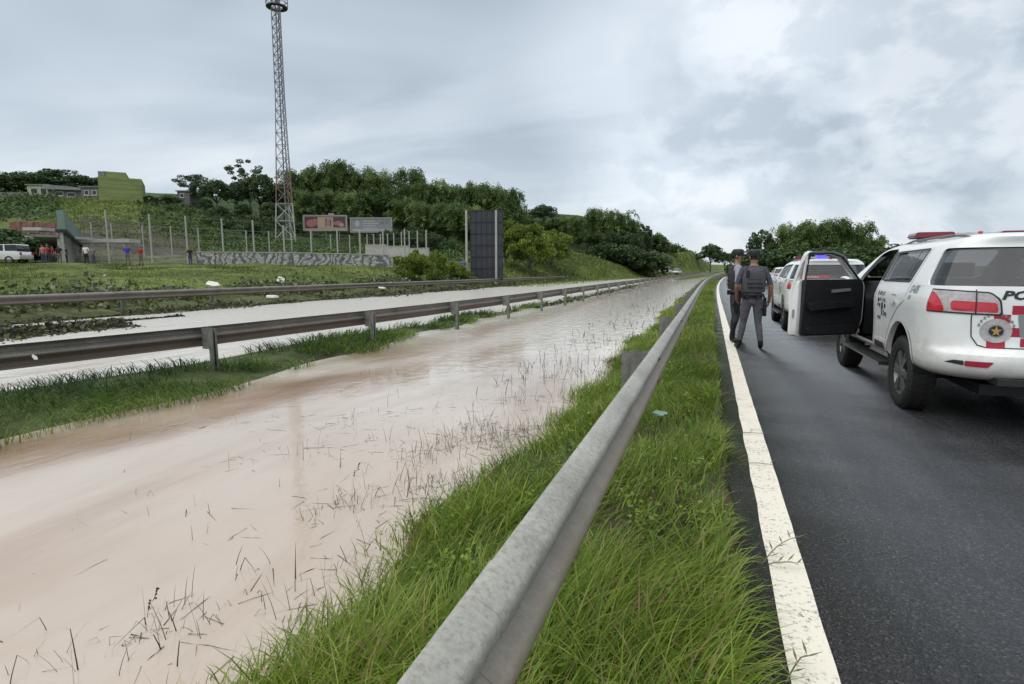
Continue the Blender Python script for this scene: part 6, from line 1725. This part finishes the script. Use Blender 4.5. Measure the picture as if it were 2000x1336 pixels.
block('house', 'narrow bare-block house tucked against the olive building', 'house', 160, 196, 366, 392, 119, 6, GREYW, roof=SHEET, windows=((.3, .6, 1.0, 1.0), (.72, .6, 1.0, 1.0), (.5, .25, 1.2, .8)))
r_, W_, H_ = block('building', 'large blank olive-green building on the hilltop', 'building', 196, 280, 347, 393, 114, 11, OLIVE, turn=.52)
for z in np.arange(.7, H_, .85): MB().box((0, -.012, z), (W_ - .1, .03, .045)).build('course', OLIVE, r_)
MB().box((-W_ * .12, 5, H_ + .55), (W_ * .52, 9, 1.1)).build('parapet_block', OLIVE, r_)
MB().box((-W_ * .42, .6, H_ + .5), (1.0, .8, 1.0)).build('water_tank', SHEET, r_)
block('house', 'little grey house at the left edge of the wooded ridge', 'house', 347, 371, 374, 392, 126, 5, GREYW, roof=SHEET, windows=((.4, .55, .9, .9),))
block('garden_wall', 'long low grey wall on the crest at the left edge', 'wall', -30, 54, 375, 386, 121, .4, GREYW)
# the long shed with the green fascia
def shed():
    a = at_d(127, 430, 50); b = at_d(161, 464, 80)
    g = gz(a.x, a.y); zt = at_d(127, 411, 50).z; zb = at_d(127, 448, 50).z
    L_ = math.hypot(b.x - a.x, b.y - a.y)
    root = empty('roadside_shed', (a.x, a.y, g), math.atan2(b.y - a.y, b.x - a.x)); tag(root, 'long shed with a grey-green fascia receding beside the onlookers', 'shed')
    MB().box((L_ / 2, .3, (zt + zb) / 2 - g), (L_, .5, zt - zb)).build('fascia', GREENF, root)
    MB().box((L_ / 2, .35, zb - g - .12), (L_ + .3, .8, .22)).build('fascia_edge', DARKW, root)
    n = 7
    for k in range(n):
        x = L_ * (k + .5) / n
        MB().box((x, .6, (zb - g - .24) / 2 - .3), (L_ / n - .5, .2, zb - g + .3)).build('wall_panel', WHITEW, root)
        MB().box((x - L_ / n / 2 + .12, .35, (zb - g - .24) / 2 - .3), (.22, .25, zb - g + .3)).build('column', CONC, root)
    MB().box((L_ / 2, 1.5, zb - g - .6), (L_, 1.9, .2)).build('roof', SHEET, root)
shed()
def beam_shelter(label, name, px0, px1, y, thick, d, nposts, mat, dep=2.0):
    a = at_d(px0, y, d); b = at_d(px1, y, d); c = (a + b) / 2; W = (b - a).length; g = gz(c.x, c.y); h = at_d((px0 + px1) / 2, y, d).z - g
    t = thick * d / FPX
    root = empty(name, (c.x, c.y, g), math.atan2(b.y - a.y, b.x - a.x)); tag(root, label, 'shelter')
    MB().box((0, dep / 2, h), (W, dep, t)).build('roof', mat, root)
    for k in range(nposts):
        x = -W / 2 + W * (k + .5) / nposts
        strut('post', (x, .15, -.3), (x, .15, h - t / 2), .08, CONC, root, 6)
beam_shelter('thin white roofed shelter across the court behind the shed', 'shelter', 158, 252, 470, 7, 66, 4, WHITEW)
beam_shelter('flat white carport roof under the red clay bank', 'carport', 48, 130, 463, 5, 60, 3, WHITEW, 4.0)
beam_shelter('small white canopy stepping up behind the carport', 'carport', 44, 80, 447, 6, 66, 2, WHITEW, 3.0)
# the cut bank of red clay
def clay_bank():
    CL = pmat('red_clay', (0.115, 0.046, 0.030), (0.07, 0.034, 0.024), 0.6, 0.95, coords='World', bump=.6, bscale=2)
    nx, nz_ = 26, 9; vs = []; fs = []
    for j in range(nz_):
        for i in range(nx):
            px = 18 + (140 - 18) * i / (nx - 1); t = j / (nz_ - 1)
            d = 70 + 5.5 * t + 0.7 * math.sin(i * 1.3 + j) + .4 * math.sin(i * 2.7)
            p = at_d(px, 470 - 36 * t - 2 * math.sin(i * .25), d); vs.append(tuple(p))
    base = len(vs)
    for i in range(nx):
        p = at_d(18 + (140 - 18) * i / (nx - 1), 440, 80); vs.append((p.x, p.y, p.z - 4))
    for j in range(nz_ - 1):
        for i in range(nx - 1): fs.append((j * nx + i, j * nx + i + 1, (j + 1) * nx + i + 1, (j + 1) * nx + i))
    for i in range(nx - 1): fs.append(((nz_ - 1) * nx + i, (nz_ - 1) * nx + i + 1, base + i + 1, base + i))
    o = MB().add(vs, fs).build('clay_bank', CL, None, 60); o['kind'] = 'structure'
clay_bank()

# ------------------------------------------------------------------ the dark sign board seen from behind
SIGND = pmat('dark_sign_back', (0.022, 0.025, 0.032), (0.034, 0.037, 0.045), 1.2, 0.6)
SIGNR = pmat('sign_rib', (0.012, 0.013, 0.017), rough=0.6)
def sign_board():
    d = 58; c = at_d(944, 530, d); g = gz(c.x, c.y); zt = at_d(944, 411, d).z - g
    m_ = d / FPX
    root = empty('road_sign', (c.x, c.y, g), PSI); tag(root, 'big dark road sign seen from behind on two grey posts', 'sign')
    W = 62 * m_; x0 = -24 * m_
    cols, rows = 2, 6; zb = .25
    for i in range(cols):
        for j in range(rows):
            w = W / cols; h = (zt - zb) / rows
            MB().box((x0 + w * (i + .5), .08, zb + h * (j + .5)), (w - .04, .04, h - .04)).build('panel', SIGND, root)
    for j in range(rows + 1): MB().box((x0 + W / 2, .035, zb + (zt - zb) * j / rows), (W, .05, .07)).build('rib', SIGNR, root)
    for i in range(7): MB().box((x0 + W * i / 6, .045, (zb + zt) / 2), (.045, .04, zt - zb)).build('rib', SIGNR, root)
    for px in (912, 969):
        x = (px - 944) * m_; strut('post', (x, -.06, -.6), (x, -.06, zt + .02), .115, CONC, root, 8)
sign_board()

# ------------------------------------------------------------------ small distant cars
def small_car(label, loc, rz, paint, van=False):
    root = empty('parked_car', loc, rz); tag(root, label, 'car')
    prof = rounded([(-2.05, .35), (2.05, .35), (2.1, .70), (1.95, .88), (1.0, .98), (-1.9, 1.0), (-2.1, .75)], .12)
    bd = MB().prism(prof, 'x', -.84, .84).build('body', paint, root, 35)
    cab = [(1.0, .97), (.35, 1.45), (-1.3 if not van else -1.85, 1.48), (-1.95, 1.0)]
    MB().prism(rounded(cab, .08), 'x', -.76, .76).build('window', GLASSD, root, 35)
    MB().prism(rounded([(.32, 1.44), (.30, 1.50), (-1.25 if not van else -1.8, 1.53), (-1.32 if not van else -1.88, 1.46)], .03), 'x', -.74, .74).build('roof', paint, root, 35)
    for y in (.05, -1.0):
        for s in (-1, 1): MB().box((s * .755, y, 1.22), (.03, .09, .5)).build('pillar', paint, root)
    for y in (1.3, -1.3):
        for s in (-1, 1):
            w = empty('wheel', (s * .76, y, .31)); w.parent = root
            MB().lathe([(.19, -.09), (.29, -.10), (.31, -.06), (.31, .06), (.29, .10), (.19, .09)], 'x', 18, closed=True).build('tyre', TYREM, w, 40)
            MB().lathe([(.19, -.05), (.19, .05)], 'x', 14).build('rim', RIMM, w, 40)
    for s in (-1, 1):
        MB().box((s * .66, 2.06, .74), (.28, .08, .13)).build('headlight', CLEARL, root); MB().box((s * .70, -2.08, .80), (.2, .06, .2)).build('tail_light', REDL, root)
    return root
GLASSD = pmat('dark_glass', (0.02, 0.024, 0.028), rough=0.06)
p = at_d(-4, 516, 45); small_car('white van cut by the left edge of the picture near the onlookers', (p.x, p.y, gz(p.x, p.y)), PSI + R(100), WHITE, True)
p = at_d(1297, 528, 138); small_car('left of two white cars parked far off beside the flooded road', (p.x, p.y, gz(p.x, p.y)), R(150), WHITE)
p = at_d(1322, 526, 150); small_car('right of two white cars parked far off beside the flooded road', (p.x, p.y, gz(p.x, p.y)), R(170), WHITE, True)

# ------------------------------------------------------------------ small things: rubbish, bag, sprigs
FOAM = pmat('white_foam', (0.66, 0.65, 0.58), (0.55, 0.54, 0.48), 6, 0.8)
def slab(label, px, py, d, sx, sy, sz, tilt, yaw, name='foam_piece'):
    p = at_d(px, py, d)
    mb = MB(); n = 5
    top = [(sx / 2 * math.cos(t) * random.uniform(.75, 1.1), sy / 2 * math.sin(t) * random.uniform(.75, 1.1)) for t in np.linspace(0, 2 * math.pi, n, endpoint=False)]
    mb.prism(top, 'z', -sz / 2, sz / 2)
    o = mb.build(name, FOAM, None, 30); o.location = p; o.rotation_euler = (tilt, tilt * .4, yaw); tag(o, label, 'rubbish')
slab('white slab of rubbish tilted up on the farthest rail', 417, 556, 27, .75, .45, .10, .55, .3)
slab('white pointed scrap standing behind the farthest rail', 549, 548, 33, .65, .5, .08, .9, .2)
slab('flat white scrap lying left of the pointed one behind the rail', 512, 551, 33, .5, .4, .06, .1, .4)
slab('white scrap lying on the weeds before the farthest rail', 531, 579, 21.5, .55, .35, .06, .12, .5)
slab('small white scrap at the water edge below the graffiti wall', 745, 562, 33, .5, .3, .06, .15, .2)
slab('bit of white paper caught on the middle rail', 68, 698, 6.55, .10, .05, .01, 1.3, .1, 'paper_scrap')
# crumpled pale green bag in the verge
BAGM = pmat('pale_green_plastic', (0.15, 0.30, 0.23), (0.30, 0.42, 0.35), 10, 0.25, alpha=0.85)
bm = bmesh.new(); bmesh.ops.create_icosphere(bm, subdivisions=3, radius=0.055)
for v in bm.verts:
    q = v.co; v.co = Vector((q.x * 1.25, q.y * 0.9, q.z * .5)) * (1 + .22 * math.sin(q.x * 70 + q.y * 40) * math.cos(q.z * 60 + q.y * 50) + random.uniform(-.06, .06))
me = bpy.data.meshes.new('plastic_bag'); bm.to_mesh(me); bm.free(); me.materials.append(BAGM)
o = link('plastic_bag', me); o.location = at_z(1290, 808, 0.17); tag(o, 'crumpled pale green plastic bag lying in the grass beside the near rail', 'bag')
# sprigs and runners reaching across the painted line
SPRIG = pmat('sprig_green', (0.085, 0.11, 0.03), (0.14, 0.12, 0.05), 20, 0.6)
SPRIGD = pmat('dry_runner', (0.06, 0.055, 0.03), (0.10, 0.085, 0.05), 20, 0.7)
def sprig(label, a, b, h, leaves, mat, seed, name='weed_sprig'):
    rr = random.Random(seed)
    A = at_z(*a, 0.006); B = at_z(*b, 0.006); root = empty(name, A); tag(root, label, 'weed')
    D = B - A
    pts = [D * t + Vector((0, 0, h * math.sin(math.pi * min(t * .8, 1)) + .004)) + Vector((0, rr.uniform(-.006, .006), 0)) for t in np.linspace(0, 1, 6)]
    MB().tube(pts, [.003, .003, .0028, .0024, .002, .0012], 5).build('stem', mat, root, 60)
    for k in range(leaves):
        t = (k + 1.0) / (leaves + .5); p = D * t + Vector((0, 0, h * math.sin(math.pi * min(t * .8, 1)) + .004))
        s = 1 if k % 2 else -1; dr = (D.normalized() * .8 + Vector((-D.y, D.x, 0)).normalized() * s * .8 + Vector((0, 0, .5))).normalized()
        ln = rr.uniform(.05, .08); sd = dr.cross(Vector((0, 0, 1))).normalized() * .005
        MB().add([p, p + dr * ln * .45 + sd, p + dr * ln, p + dr * ln * .45 - sd], [(0, 1, 2, 3)]).build('leaf', mat, root)
sprig('leafy green sprig sprawling onto the white line midway up the picture', (1490, 1100), (1555, 1062), .05, 7, SPRIG, 1)
sprig('short leafy tuft below the sprawling sprig on the white line', (1500, 1105), (1560, 1112), .03, 6, SPRIG, 2)
sprig('dark runner with a green tip crossing the white line', (1440, 846), (1502, 852), .015, 5, SPRIGD, 3)
sprig('bare dark runner crossing the white line nearer the camera', (1450, 905), (1516, 911), .012, 2, SPRIGD, 4)
sprig('green blade poking over the white line at the bottom edge', (1535, 1336), (1580, 1298), .05, 4, SPRIG, 5)
# a drowned weed with dark buds in the calm water, lower left
def budded(px, py, label):
    B = at_z(px, py, -0.25); root = empty('water_weed', B); tag(root, label, 'weed')
    pts = [Vector((0, 0, -.05)), Vector((.01, .0, .02)), Vector((.03, .02, .055)), Vector((.035, .03, .09)), Vector((.06, .03, .11))]
    MB().tube(pts, [.003, .003, .0025, .002, .0015], 5).build('stem', SPRIGD, root)
    rr = random.Random(8)
    for k in range(8):
        t = .2 + .8 * k / 7; i = min(int(t * 4), 3); q = pts[i].lerp(pts[i + 1], t * 4 - i)
        MB().ball(q + Vector((rr.uniform(-.015, .015), rr.uniform(-.01, .01), 0)), (.006, .005, .006), 7, 5).build('bud', BOOTM, root, 60)
budded(288, 1190, 'thin weed with dark buds standing in the brown water, lower left')
budded(690, 930, 'small dark budded weed standing alone in the water near the bank')
